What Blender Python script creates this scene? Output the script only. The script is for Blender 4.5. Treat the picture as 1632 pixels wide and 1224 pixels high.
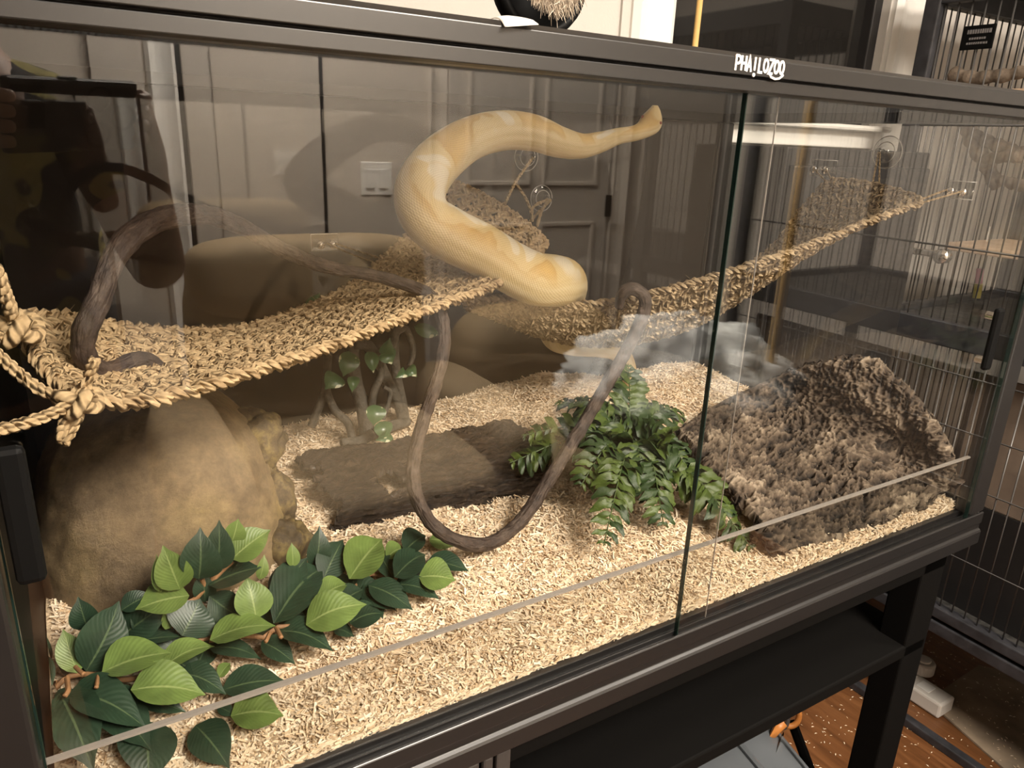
import bpy, bmesh, math, random
import numpy as np
from mathutils import Vector, Matrix, noise as mnoise

for o in list(bpy.data.objects):
    bpy.data.objects.remove(o)
scene = bpy.context.scene
COL = scene.collection
rng = np.random.default_rng(7)
random.seed(7)

# ------------------------------------------------------------------ camera
F_PX = 1179.0
EX = np.array([0.85505845, -0.13066349, 0.50179886])    # tank's long axis seen in camera axes (right, down, forward)
EY = np.array([-0.51702871, -0.28846605, 0.80589618])   # tank's depth axis
EZ = np.array([0.03945073, -0.94853276, -0.31421211])   # up
RW = np.stack([EX, EY, EZ])
CAM = np.array([0.053, -0.498, 1.355])
cam_d = bpy.data.cameras.new('camera')
cam_d.sensor_fit = 'HORIZONTAL'
cam_d.sensor_width = 36.0
cam_d.lens = 36.0 * F_PX / 1632.0
cam_d.clip_start = 0.02
cam_d.clip_end = 60
cam = bpy.data.objects.new('camera', cam_d)
COL.objects.link(cam)
c_right, c_down, c_fwd = RW[:, 0], RW[:, 1], RW[:, 2]
M = Matrix.Identity(4)
for i in range(3):
    M[i][0] = c_right[i]; M[i][1] = -c_down[i]; M[i][2] = -c_fwd[i]; M[i][3] = CAM[i]
cam.matrix_world = M
scene.camera = cam

# ------------------------------------------------------------------ world, lights, exposure
world = bpy.data.worlds.new('world')
scene.world = world
world.use_nodes = True
bgn = world.node_tree.nodes['Background']
bgn.inputs[0].default_value = (1.0, 0.86, 0.70, 1)
bgn.inputs[1].default_value = 0.10
scene.view_settings.view_transform = 'Standard'
scene.view_settings.look = 'None'
scene.view_settings.gamma = 1.0
scene.view_settings.use_curve_mapping = False
scene.view_settings.exposure = 0.0
scene.cycles.transparent_max_bounces = 40


def area_light(name, loc, target, size, power, color):
    l = bpy.data.lights.new(name, 'AREA')
    l.shape = 'DISK'
    l.size = size
    l.energy = power
    l.color = color
    ob = bpy.data.objects.new(name, l)
    COL.objects.link(ob)
    ob.location = loc
    d = Vector(target) - Vector(loc)
    ob.rotation_euler = d.to_track_quat('-Z', 'Y').to_euler()
    return ob


WARM = (1.0, 0.90, 0.78)
area_light('ceiling_lamp_light', (0.80, -1.50, 2.38), (0.80, -1.50, 0), 1.00, 168, WARM)
area_light('second_ceiling_lamp_light', (1.75, -0.55, 2.38), (1.75, -0.55, 0), 0.34, 17, WARM)

# ------------------------------------------------------------------ pixel helpers (a point of the photo at a real depth)


def ray(p):
    v = np.array([p[0] - 816.0, p[1] - 612.0, F_PX])
    return RW @ (v / np.linalg.norm(v))


def at(x, y, Y):
    r = ray((x, y))
    return CAM + r * ((Y - CAM[1]) / r[1])


def atz(x, y, Z):
    r = ray((x, y))
    return CAM + r * ((Z - CAM[2]) / r[2])


def atx(x, y, X):
    r = ray((x, y))
    return CAM + r * ((X - CAM[0]) / r[0])


# ------------------------------------------------------------------ materials
def new_mat(name):
    m = bpy.data.materials.new(name)
    m.use_nodes = True
    nt = m.node_tree
    b = nt.nodes['Principled BSDF']
    return m, nt, b


def N(nt, typ, **kw):
    n = nt.nodes.new(typ)
    for k, v in kw.items():
        if k.startswith('i_'):
            n.inputs[k[2:].replace('_', ' ')].default_value = v
        else:
            setattr(n, k, v)
    return n


def ramp(nt, fac, stops, interp='LINEAR'):
    r = nt.nodes.new('ShaderNodeValToRGB')
    r.color_ramp.interpolation = interp
    el = r.color_ramp.elements
    while len(el) > 1:
        el.remove(el[-1])
    el[0].position = stops[0][0]
    el[0].color = (*stops[0][1], 1)
    for p, c in stops[1:]:
        e = el.new(p)
        e.color = (*c, 1)
    nt.links.new(fac, r.inputs[0])
    return r.outputs[0]


def simple(name, col, rough=0.5, metal=0.0, spec=0.5, vary=0.0, scale=20.0, bump=0.0, bscale=60.0, coat=0.0):
    m, nt, b = new_mat(name)
    b.inputs['Base Color'].default_value = (*col, 1)
    b.inputs['Roughness'].default_value = rough
    b.inputs['Metallic'].default_value = metal
    b.inputs['Specular IOR Level'].default_value = spec
    b.inputs['Coat Weight'].default_value = coat
    if vary or bump:
        tc = N(nt, 'ShaderNodeTexCoord')
    if vary:
        n = N(nt, 'ShaderNodeTexNoise', i_Scale=scale, i_Detail=6.0)
        nt.links.new(tc.outputs['Object'], n.inputs['Vector'])
        lo = tuple(max(0, c * (1 - vary)) for c in col)
        hi = tuple(min(1, c * (1 + vary)) for c in col)
        nt.links.new(ramp(nt, n.outputs['Fac'], [(0.3, lo), (0.7, hi)]), b.inputs['Base Color'])
    if bump:
        n2 = N(nt, 'ShaderNodeTexNoise', i_Scale=bscale, i_Detail=8.0)
        nt.links.new(tc.outputs['Object'], n2.inputs['Vector'])
        bp = N(nt, 'ShaderNodeBump', i_Strength=bump, i_Distance=0.01)
        nt.links.new(n2.outputs['Fac'], bp.inputs['Height'])
        nt.links.new(bp.outputs[0], b.inputs['Normal'])
    return m


def glass_mat(name, tint=(0.978, 0.980, 0.974), f0=0.046, rough=0.0):
    m = bpy.data.materials.new(name)
    m.use_nodes = True
    nt = m.node_tree
    nt.nodes.clear()
    out = N(nt, 'ShaderNodeOutputMaterial')
    tr = N(nt, 'ShaderNodeBsdfTransparent')
    tr.inputs[0].default_value = (*tint, 1)
    gl = N(nt, 'ShaderNodeBsdfGlossy')
    gl.inputs['Roughness'].default_value = rough
    lw = N(nt, 'ShaderNodeLayerWeight')
    lw.inputs['Blend'].default_value = 0.5
    pw = N(nt, 'ShaderNodeMath', operation='POWER')
    pw.inputs[1].default_value = 5.0
    ma = N(nt, 'ShaderNodeMath', operation='MULTIPLY_ADD')
    ma.inputs[1].default_value = 1.0 - f0
    ma.inputs[2].default_value = f0
    mx = N(nt, 'ShaderNodeMixShader')
    nt.links.new(lw.outputs['Facing'], pw.inputs[0])
    nt.links.new(pw.outputs[0], ma.inputs[0])
    nt.links.new(ma.outputs[0], mx.inputs[0])
    nt.links.new(tr.outputs[0], mx.inputs[1])
    nt.links.new(gl.outputs[0], mx.inputs[2])
    nt.links.new(mx.outputs[0], out.inputs[0])
    return m


MAT = {}
MAT['frame'] = simple('black_powder_coat', (0.011, 0.0102, 0.0100), 0.33, spec=0.6)
MAT['stand'] = simple('black_stand', (0.004, 0.0037, 0.0034), 0.7, spec=0.05)
MAT['black'] = simple('black_plastic', (0.004, 0.004, 0.004), 0.5, spec=0.08)
MAT['backpanel'] = simple('dark_back_panel', (0.020, 0.016, 0.013), 0.02, spec=0.5)
MAT['glass'] = glass_mat('tank_glass')
MAT['glass_side'] = glass_mat('side_glass', (0.93, 0.93, 0.925), 0.046)
MAT['glass_edge'] = simple('glass_edge_green', (0.006, 0.016, 0.013), 0.15)
MAT['dam_edge'] = simple('frosted_edge', (0.26, 0.235, 0.21), 0.25)
MAT['clear'] = glass_mat('clear_plastic', (0.88, 0.88, 0.87), 0.12, 0.05)
MAT['cuprim'] = simple('clear_plastic_rim', (0.42, 0.40, 0.37), 0.2)
MAT['bin'] = glass_mat('bin_plastic', (0.72, 0.76, 0.80), 0.10, 0.2)
MAT['white'] = simple('white_paint', (0.80, 0.78, 0.74), 0.4)
MAT['cream'] = simple('cream_wall', (0.56, 0.53, 0.49), 0.8, bump=0.05, bscale=250)
MAT['greige'] = simple('greige_wall', (0.58, 0.52, 0.45), 0.8, bump=0.05, bscale=250)
MAT['greydoor'] = simple('grey_door_paint', (0.56, 0.51, 0.45), 0.5)
MAT['ceiling'] = simple('ceiling_paint', (0.8, 0.77, 0.72), 0.9)
MAT['night'] = simple('night_window_glass', (0.012, 0.011, 0.010), 0.05)
MAT['darkcab'] = simple('dark_cabinet', (0.012, 0.011, 0.011), 0.5)
MAT['logo'] = simple('white_print', (0.85, 0.83, 0.80), 0.5)
MAT['chrome'] = simple('chrome', (0.75, 0.72, 0.68), 0.15, metal=1.0)
MAT['steel'] = simple('cage_bar_metal', (0.13, 0.125, 0.12), 0.4, metal=0.4)
MAT['screen'] = simple('black_screen_wire', (0.008, 0.008, 0.008), 0.6, spec=0.2)
MAT['cageframe'] = simple('cage_frame_metal', (0.030, 0.030, 0.034), 0.45, vary=0.4, scale=40)
MAT['tray'] = simple('cage_tray', (0.05, 0.048, 0.045), 0.5, vary=0.8, scale=60, bump=0.2)
MAT['brownpanel'] = simple('brown_panel', (0.16, 0.12, 0.09), 0.7, vary=0.2, scale=15)
MAT['bamboo'] = simple('bamboo', (0.62, 0.40, 0.14), 0.45, vary=0.2, scale=12)
MAT['perch'] = simple('perch_wood', (0.20, 0.155, 0.115), 0.8, vary=0.4, scale=50, bump=0.4)
MAT['planklight'] = simple('pale_plank', (0.55, 0.40, 0.28), 0.7, vary=0.2, scale=30)
MAT['stripwhite'] = simple('white_plastic', (0.62, 0.58, 0.53), 0.45)
MAT['orange'] = simple('orange_plastic', (0.65, 0.25, 0.06), 0.4)
MAT['mat_tan'] = simple('tan_cardboard', (0.26, 0.20, 0.14), 0.85, vary=0.35, scale=12)
MAT['sofa'] = simple('olive_brown_upholstery', (0.36, 0.27, 0.16), 0.75, vary=0.12, scale=8)
MAT['quilt'] = simple('grey_quilt', (0.75, 0.78, 0.78), 0.9, vary=0.3, scale=26, bump=0.5, bscale=70)
MAT['skin'] = simple('skin', (0.30, 0.17, 0.11), 0.5)
MAT['jeans'] = simple('dark_trousers', (0.03, 0.03, 0.04), 0.9)
MAT['hair'] = simple('dark_hair', (0.03, 0.02, 0.015), 0.6)
MAT['paper'] = simple('white_paper', (0.80, 0.76, 0.70), 0.6)
MAT['stem'] = simple('orange_brown_stem', (0.26, 0.135, 0.06), 0.6, vary=0.3, scale=80)
MAT['cupring'] = MAT['clear']
MAT['pink'] = simple('pink_print', (0.55, 0.16, 0.28), 0.4)
MAT['yellow'] = simple('yellow_plastic', (0.65, 0.55, 0.10), 0.4)


def uv_node(nt):
    return N(nt, 'ShaderNodeUVMap').outputs[0]


def make_rope(name, lo, hi, freq=420.0):
    m, nt, b = new_mat(name)
    uv = uv_node(nt)
    sep = N(nt, 'ShaderNodeSeparateXYZ')
    nt.links.new(uv, sep.inputs[0])
    a = N(nt, 'ShaderNodeMath', operation='MULTIPLY')
    a.inputs[1].default_value = freq
    nt.links.new(sep.outputs[0], a.inputs[0])
    c = N(nt, 'ShaderNodeMath', operation='MULTIPLY_ADD')
    c.inputs[1].default_value = 12.566
    nt.links.new(sep.outputs[1], c.inputs[0])
    nt.links.new(a.outputs[0], c.inputs[2])
    s = N(nt, 'ShaderNodeMath', operation='SINE')
    nt.links.new(c.outputs[0], s.inputs[0])
    tc = N(nt, 'ShaderNodeTexCoord')
    n = N(nt, 'ShaderNodeTexNoise', i_Scale=160.0, i_Detail=6.0)
    nt.links.new(tc.outputs['Object'], n.inputs['Vector'])
    geo = N(nt, 'ShaderNodeNewGeometry')
    ad = N(nt, 'ShaderNodeMath', operation='MULTIPLY_ADD')
    ad.inputs[1].default_value = 0.35
    nt.links.new(geo.outputs['Random Per Island'], ad.inputs[0])
    nt.links.new(n.outputs['Fac'], ad.inputs[2])
    mid = tuple((x + y) / 2 for x, y in zip(lo, hi))
    nt.links.new(ramp(nt, ad.outputs[0], [(0.35, lo), (0.65, mid), (0.95, hi)]), b.inputs['Base Color'])
    bp = N(nt, 'ShaderNodeBump', i_Strength=0.75, i_Distance=0.002)
    ad2 = N(nt, 'ShaderNodeMath', operation='MULTIPLY_ADD')
    ad2.inputs[1].default_value = 0.6
    nt.links.new(n.outputs['Fac'], ad2.inputs[0])
    nt.links.new(s.outputs[0], ad2.inputs[2])
    nt.links.new(ad2.outputs[0], bp.inputs['Height'])
    nt.links.new(bp.outputs[0], b.inputs['Normal'])
    b.inputs['Roughness'].default_value = 0.8
    b.inputs['Specular IOR Level'].default_value = 0.2
    return m


MAT['rope'] = make_rope('seagrass_rope', (0.30, 0.20, 0.105), (0.58, 0.43, 0.25))
MAT['rope_far'] = make_rope('aged_seagrass_rope', (0.25, 0.18, 0.105), (0.52, 0.40, 0.25))
MAT['twine'] = make_rope('twine', (0.36, 0.25, 0.13), (0.56, 0.41, 0.24), 900.0)


def make_shaving():
    m, nt, b = new_mat('aspen_shaving')
    geo = N(nt, 'ShaderNodeNewGeometry')
    nt.links.new(ramp(nt, geo.outputs['Random Per Island'],
                      [(0.0, (0.56, 0.40, 0.24)), (0.3, (0.75, 0.59, 0.41)), (0.7, (0.84, 0.69, 0.51)), (1.0, (0.90, 0.79, 0.63))]),
                 b.inputs['Base Color'])
    b.inputs['Roughness'].default_value = 0.75
    b.inputs['Specular IOR Level'].default_value = 0.2
    return m


MAT['shaving'] = make_shaving()
MAT['bedding'] = simple('bedding_core', (0.70, 0.54, 0.36), 0.9, vary=0.25, scale=180, bump=0.6, bscale=220)


def make_vine():
    m, nt, b = new_mat('vine_bark')
    tc = N(nt, 'ShaderNodeTexCoord')
    n = N(nt, 'ShaderNodeTexNoise', i_Scale=70.0, i_Detail=8.0, i_Roughness=0.7)
    nt.links.new(tc.outputs['Object'], n.inputs['Vector'])
    nt.links.new(ramp(nt, n.outputs['Fac'], [(0.3, (0.018, 0.011, 0.008)), (0.5, (0.048, 0.031, 0.022)), (0.7, (0.100, 0.072, 0.054))]),
                 b.inputs['Base Color'])
    uv = uv_node(nt)
    mp = N(nt, 'ShaderNodeMapping')
    mp.inputs['Scale'].default_value = (60, 9, 1)
    nt.links.new(uv, mp.inputs[0])
    w = N(nt, 'ShaderNodeTexNoise', i_Scale=1.0, i_Detail=5.0)
    nt.links.new(mp.outputs[0], w.inputs['Vector'])
    bp = N(nt, 'ShaderNodeBump', i_Strength=1.0, i_Distance=0.006)
    nt.links.new(w.outputs['Fac'], bp.inputs['Height'])
    nt.links.new(bp.outputs[0], b.inputs['Normal'])
    b.inputs['Roughness'].default_value = 0.7
    return m


MAT['vine'] = make_vine()


def make_rock():
    m, nt, b = new_mat('resin_rock')
    tc = N(nt, 'ShaderNodeTexCoord')
    n = N(nt, 'ShaderNodeTexNoise', i_Scale=7.0, i_Detail=10.0, i_Roughness=0.65)
    nt.links.new(tc.outputs['Object'], n.inputs['Vector'])
    base = ramp(nt, n.outputs['Fac'], [(0.30, (0.110, 0.075, 0.043)), (0.48, (0.215, 0.152, 0.085)), (0.60, (0.30, 0.218, 0.112)), (0.74, (0.46, 0.34, 0.12))])
    n2 = N(nt, 'ShaderNodeTexNoise', i_Scale=75.0, i_Detail=10.0, i_Roughness=0.8)
    nt.links.new(tc.outputs['Object'], n2.inputs['Vector'])
    mx = N(nt, 'ShaderNodeMixRGB', blend_type='OVERLAY')
    mx.inputs[0].default_value = 0.95
    nt.links.new(base, mx.inputs[1])
    nt.links.new(n2.outputs['Fac'], mx.inputs[2])
    nt.links.new(mx.outputs[0], b.inputs['Base Color'])
    bp = N(nt, 'ShaderNodeBump', i_Strength=0.6, i_Distance=0.006)
    nt.links.new(n2.outputs['Fac'], bp.inputs['Height'])
    nt.links.new(bp.outputs[0], b.inputs['Normal'])
    b.inputs['Roughness'].default_value = 0.55
    return m


MAT['rock'] = make_rock()


def make_lump():
    m, nt, b = new_mat('mossy_resin_rock')
    tc = N(nt, 'ShaderNodeTexCoord')
    n = N(nt, 'ShaderNodeTexNoise', i_Scale=38.0, i_Detail=10.0, i_Roughness=0.75)
    nt.links.new(tc.outputs['Object'], n.inputs['Vector'])
    nt.links.new(ramp(nt, n.outputs['Fac'], [(0.36, (0.035, 0.025, 0.014)), (0.5, (0.10, 0.070, 0.034)), (0.70, (0.30, 0.22, 0.075))]), b.inputs['Base Color'])
    bp = N(nt, 'ShaderNodeBump', i_Strength=0.6, i_Distance=0.006)
    nt.links.new(n.outputs['Fac'], bp.inputs['Height'])
    nt.links.new(bp.outputs[0], b.inputs['Normal'])
    b.inputs['Roughness'].default_value = 0.6
    return m


MAT['lump'] = make_lump()


def make_log():
    m, nt, b = new_mat('dark_log_bark')
    uv = uv_node(nt)
    mp = N(nt, 'ShaderNodeMapping')
    mp.inputs['Scale'].default_value = (14, 75, 1)
    nt.links.new(uv, mp.inputs[0])
    n = N(nt, 'ShaderNodeTexNoise', i_Scale=1.0, i_Detail=9.0, i_Roughness=0.68, i_Distortion=0.6)
    nt.links.new(mp.outputs[0], n.inputs['Vector'])
    nt.links.new(ramp(nt, n.outputs['Fac'], [(0.36, (0.010, 0.007, 0.005)), (0.52, (0.040, 0.026, 0.017)), (0.62, (0.075, 0.050, 0.032)), (0.70, (0.24, 0.17, 0.10))]), b.inputs['Base Color'])
    bp = N(nt, 'ShaderNodeBump', i_Strength=1.0, i_Distance=0.012)
    nt.links.new(n.outputs['Fac'], bp.inputs['Height'])
    nt.links.new(bp.outputs[0], b.inputs['Normal'])
    b.inputs['Roughness'].default_value = 0.45
    return m


MAT['log'] = make_log()


def make_bark():
    m, nt, b = new_mat('rough_cork_bark')
    tc = N(nt, 'ShaderNodeTexCoord')
    n = N(nt, 'ShaderNodeTexNoise', i_Scale=90.0, i_Detail=10.0, i_Roughness=0.75)
    nt.links.new(tc.outputs['Object'], n.inputs['Vector'])
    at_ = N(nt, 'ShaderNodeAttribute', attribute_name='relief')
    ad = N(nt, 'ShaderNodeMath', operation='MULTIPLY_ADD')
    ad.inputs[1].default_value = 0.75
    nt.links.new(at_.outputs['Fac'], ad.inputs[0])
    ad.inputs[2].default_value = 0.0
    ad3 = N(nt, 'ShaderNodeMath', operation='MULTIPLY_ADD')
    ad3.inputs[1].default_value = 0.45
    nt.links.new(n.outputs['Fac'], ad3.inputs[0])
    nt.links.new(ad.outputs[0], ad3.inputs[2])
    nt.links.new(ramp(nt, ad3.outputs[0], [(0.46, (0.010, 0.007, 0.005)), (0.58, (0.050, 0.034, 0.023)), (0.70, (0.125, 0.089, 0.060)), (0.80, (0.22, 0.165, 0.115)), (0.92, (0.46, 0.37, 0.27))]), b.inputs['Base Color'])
    bp = N(nt, 'ShaderNodeBump', i_Strength=0.8, i_Distance=0.006)
    nt.links.new(n.outputs['Fac'], bp.inputs['Height'])
    nt.links.new(bp.outputs[0], b.inputs['Normal'])
    b.inputs['Roughness'].default_value = 0.75
    return m


MAT['bark'] = make_bark()


def make_leaf(name, col, rib, sheen=0.35):
    """UV: x along the leaf 0..1, y across -1..1"""
    m, nt, b = new_mat(name)
    uv = uv_node(nt)
    sep = N(nt, 'ShaderNodeSeparateXYZ')
    nt.links.new(uv, sep.inputs[0])
    ab = N(nt, 'ShaderNodeMath', operation='ABSOLUTE')
    nt.links.new(sep.outputs[1], ab.inputs[0])
    # side veins
    v = N(nt, 'ShaderNodeMath', operation='MULTIPLY_ADD')
    v.inputs[1].default_value = -0.35
    nt.links.new(ab.outputs[0], v.inputs[0])
    nt.links.new(sep.outputs[0], v.inputs[2])
    v2 = N(nt, 'ShaderNodeMath', operation='MULTIPLY')
    v2.inputs[1].default_value = 75.0
    nt.links.new(v.outputs[0], v2.inputs[0])
    sn = N(nt, 'ShaderNodeMath', operation='SINE')
    nt.links.new(v2.outputs[0], sn.inputs[0])
    tc = N(nt, 'ShaderNodeTexCoord')
    n = N(nt, 'ShaderNodeTexNoise', i_Scale=45.0, i_Detail=4.0)
    nt.links.new(tc.outputs['Object'], n.inputs['Vector'])
    dk = tuple(c * 0.72 for c in col)
    hi = tuple(min(1, c * 1.25) for c in col)
    body = ramp(nt, n.outputs['Fac'], [(0.3, dk), (0.5, col), (0.7, hi)])
    mr = N(nt, 'ShaderNodeMath', operation='LESS_THAN')
    mr.inputs[1].default_value = 0.045
    nt.links.new(ab.outputs[0], mr.inputs[0])
    mx = N(nt, 'ShaderNodeMixRGB')
    nt.links.new(mr.outputs[0], mx.inputs[0])
    nt.links.new(body, mx.inputs[1])
    mx.inputs[2].default_value = (*rib, 1)
    nt.links.new(mx.outputs[0], b.inputs['Base Color'])
    bp = N(nt, 'ShaderNodeBump', i_Strength=0.09, i_Distance=0.002)
    nt.links.new(sn.outputs[0], bp.inputs['Height'])
    nt.links.new(bp.outputs[0], b.inputs['Normal'])
    b.inputs['Roughness'].default_value = sheen
    return m


MAT['leaf_l'] = make_leaf('light_green_leaf', (0.120, 0.180, 0.045), (0.22, 0.28, 0.10), 0.48)
MAT['leaf_d'] = make_leaf('dark_green_leaf', (0.020, 0.042, 0.023), (0.07, 0.105, 0.05), 0.42)
MAT['fern_a'] = make_leaf('fern_green', (0.052, 0.082, 0.012), (0.085, 0.12, 0.03), 0.5)
MAT['fern_b'] = make_leaf('fern_dark_green', (0.020, 0.042, 0.009), (0.04, 0.065, 0.016), 0.5)
MAT['fern_stem'] = simple('fern_stem', (0.05, 0.08, 0.02), 0.5)


def make_varieg():
    m, nt, b = new_mat('variegated_leaf')
    tc = N(nt, 'ShaderNodeTexCoord')
    n = N(nt, 'ShaderNodeTexNoise', i_Scale=55.0, i_Detail=2.0)
    nt.links.new(tc.outputs['Object'], n.inputs['Vector'])
    nt.links.new(ramp(nt, n.outputs['Fac'], [(0.0, (0.030, 0.075, 0.030)), (0.60, (0.055, 0.115, 0.045)), (0.63, (0.55, 0.55, 0.38))]), b.inputs['Base Color'])
    b.inputs['Roughness'].default_value = 0.3
    return m


MAT['varieg'] = make_varieg()
MAT['trunk'] = simple('grey_green_trunk', (0.085, 0.075, 0.058), 0.7, vary=0.4, scale=60, bump=0.5, bscale=120)


def make_snake():
    """UV: x = metres along the body, y = turn around it (0.5 = back)"""
    m, nt, b = new_mat('albino_snake_skin')
    uv = uv_node(nt)
    sep = N(nt, 'ShaderNodeSeparateXYZ')
    nt.links.new(uv, sep.inputs[0])
    # distance from the back line, 0 on the back .. 1 on the belly
    d1 = N(nt, 'ShaderNodeMath', operation='SUBTRACT')
    d1.inputs[1].default_value = 0.5
    nt.links.new(sep.outputs[1], d1.inputs[0])
    d2 = N(nt, 'ShaderNodeMath', operation='ABSOLUTE')
    nt.links.new(d1.outputs[0], d2.inputs[0])
    mp = N(nt, 'ShaderNodeMapping')
    mp.inputs['Scale'].default_value = (22, 3.4, 1)
    nt.links.new(uv, mp.inputs[0])
    n = N(nt, 'ShaderNodeTexNoise', i_Scale=1.0, i_Detail=1.5, i_Roughness=0.4, i_Distortion=0.5)
    nt.links.new(mp.outputs[0], n.inputs['Vector'])
    back = ramp(nt, n.outputs['Fac'], [(0.36, (0.68, 0.46, 0.16)), (0.46, (0.60, 0.39, 0.13)), (0.49, (0.70, 0.54, 0.26)),
                                       (0.60, (0.72, 0.57, 0.30)), (0.63, (0.78, 0.70, 0.54)), (0.75, (0.78, 0.71, 0.57))])
    mpl = N(nt, 'ShaderNodeMapping')
    mpl.inputs['Scale'].default_value = (4, 13, 1)
    nt.links.new(uv, mpl.inputs[0])
    nl = N(nt, 'ShaderNodeTexNoise', i_Scale=1.0, i_Detail=2.0)
    nt.links.new(mpl.outputs[0], nl.inputs['Vector'])
    side = ramp(nt, nl.outputs['Fac'], [(0.38, (0.58, 0.45, 0.23)), (0.50, (0.68, 0.55, 0.31)), (0.62, (0.72, 0.61, 0.38))])
    fac = ramp(nt, d2.outputs[0], [(0.10, (0, 0, 0)), (0.20, (1, 1, 1))])
    mx = N(nt, 'ShaderNodeMixRGB')
    nt.links.new(fac, mx.inputs[0])
    nt.links.new(back, mx.inputs[1])
    nt.links.new(side, mx.inputs[2])
    # scales
    ms = N(nt, 'ShaderNodeMapping')
    ms.inputs['Rotation'].default_value = (0, 0, math.radians(45))
    ms.inputs['Scale'].default_value = (1, 1, 1)
    cs = N(nt, 'ShaderNodeCombineXYZ')
    u2 = N(nt, 'ShaderNodeMath', operation='MULTIPLY')
    u2.inputs[1].default_value = 340.0
    v2 = N(nt, 'ShaderNodeMath', operation='MULTIPLY')
    v2.inputs[1].default_value = 88.0
    nt.links.new(sep.outputs[0], u2.inputs[0])
    nt.links.new(sep.outputs[1], v2.inputs[0])
    nt.links.new(u2.outputs[0], cs.inputs[0])
    nt.links.new(v2.outputs[0], cs.inputs[1])
    nt.links.new(cs.outputs[0], ms.inputs[0])
    vo = N(nt, 'ShaderNodeTexVoronoi', i_Scale=1.0, i_Randomness=0.12)
    nt.links.new(ms.outputs[0], vo.inputs['Vector'])
    shade = ramp(nt, vo.outputs['Distance'], [(0.30, (1, 1, 1)), (0.72, (0.74, 0.69, 0.60))])
    mm = N(nt, 'ShaderNodeMixRGB', blend_type='MULTIPLY')
    mm.inputs[0].default_value = 0.9
    nt.links.new(mx.outputs[0], mm.inputs[1])
    nt.links.new(shade, mm.inputs[2])
    nt.links.new(mm.outputs[0], b.inputs['Base Color'])
    bp = N(nt, 'ShaderNodeBump', i_Strength=0.5, i_Distance=0.0015)
    bp.invert = True
    nt.links.new(vo.outputs['Distance'], bp.inputs['Height'])
    nt.links.new(bp.outputs[0], b.inputs['Normal'])
    b.inputs['Roughness'].default_value = 0.48
    return m


MAT['snake'] = make_snake()
MAT['eye'] = simple('snake_eye', (0.25, 0.05, 0.03), 0.1)


def make_floor():
    m, nt, b = new_mat('wood_floor')
    tc = N(nt, 'ShaderNodeTexCoord')
    mp = N(nt, 'ShaderNodeMapping')
    mp.inputs['Scale'].default_value = (18, 2.2, 1)
    nt.links.new(tc.outputs['Object'], mp.inputs[0])
    n = N(nt, 'ShaderNodeTexNoise', i_Scale=1.6, i_Detail=9.0, i_Roughness=0.6, i_Distortion=0.8)
    nt.links.new(mp.outputs[0], n.inputs['Vector'])
    nt.links.new(ramp(nt, n.outputs['Fac'], [(0.3, (0.07, 0.027, 0.010)), (0.5, (0.14, 0.056, 0.020)), (0.7, (0.20, 0.085, 0.032))]), b.inputs['Base Color'])
    b.inputs['Roughness'].default_value = 0.35
    return m


MAT['floor'] = make_floor()


def make_shirt():
    m, nt, b = new_mat('dark_printed_shirt')
    tc = N(nt, 'ShaderNodeTexCoord')
    n = N(nt, 'ShaderNodeTexNoise', i_Scale=9.0, i_Detail=1.0, i_Distortion=0.8)
    nt.links.new(tc.outputs['Object'], n.inputs['Vector'])
    c1 = ramp(nt, n.outputs['Fac'], [(0.50, (0.010, 0.010, 0.013)), (0.52, (0.30, 0.26, 0.08)), (0.62, (0.26, 0.22, 0.07)), (0.64, (0.03, 0.025, 0.02))])
    sep = N(nt, 'ShaderNodeSeparateXYZ')
    nt.links.new(tc.outputs['Object'], sep.inputs[0])
    z = N(nt, 'ShaderNodeMath', operation='LESS_THAN')
    z.inputs[1].default_value = 1.16
    nt.links.new(sep.outputs[2], z.inputs[0])
    mx = N(nt, 'ShaderNodeMixRGB')
    nt.links.new(z.outputs[0], mx.inputs[0])
    mx.inputs[1].default_value = (0.010, 0.011, 0.014, 1)
    nt.links.new(c1, mx.inputs[2])
    nt.links.new(mx.outputs[0], b.inputs['Base Color'])
    b.inputs['Roughness'].default_value = 0.9
    return m


MAT['shirt'] = make_shirt()


def make_fur():
    m, nt, b = new_mat('tawny_fur')
    geo = N(nt, 'ShaderNodeNewGeometry')
    nt.links.new(ramp(nt, geo.outputs['Random Per Island'], [(0, (0.16, 0.12, 0.09)), (0.5, (0.38, 0.31, 0.23)), (1, (0.66, 0.58, 0.47))]), b.inputs['Base Color'])
    b.inputs['Roughness'].default_value = 0.7
    return m


MAT['fur'] = make_fur()

# ------------------------------------------------------------------ mesh helpers


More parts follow.
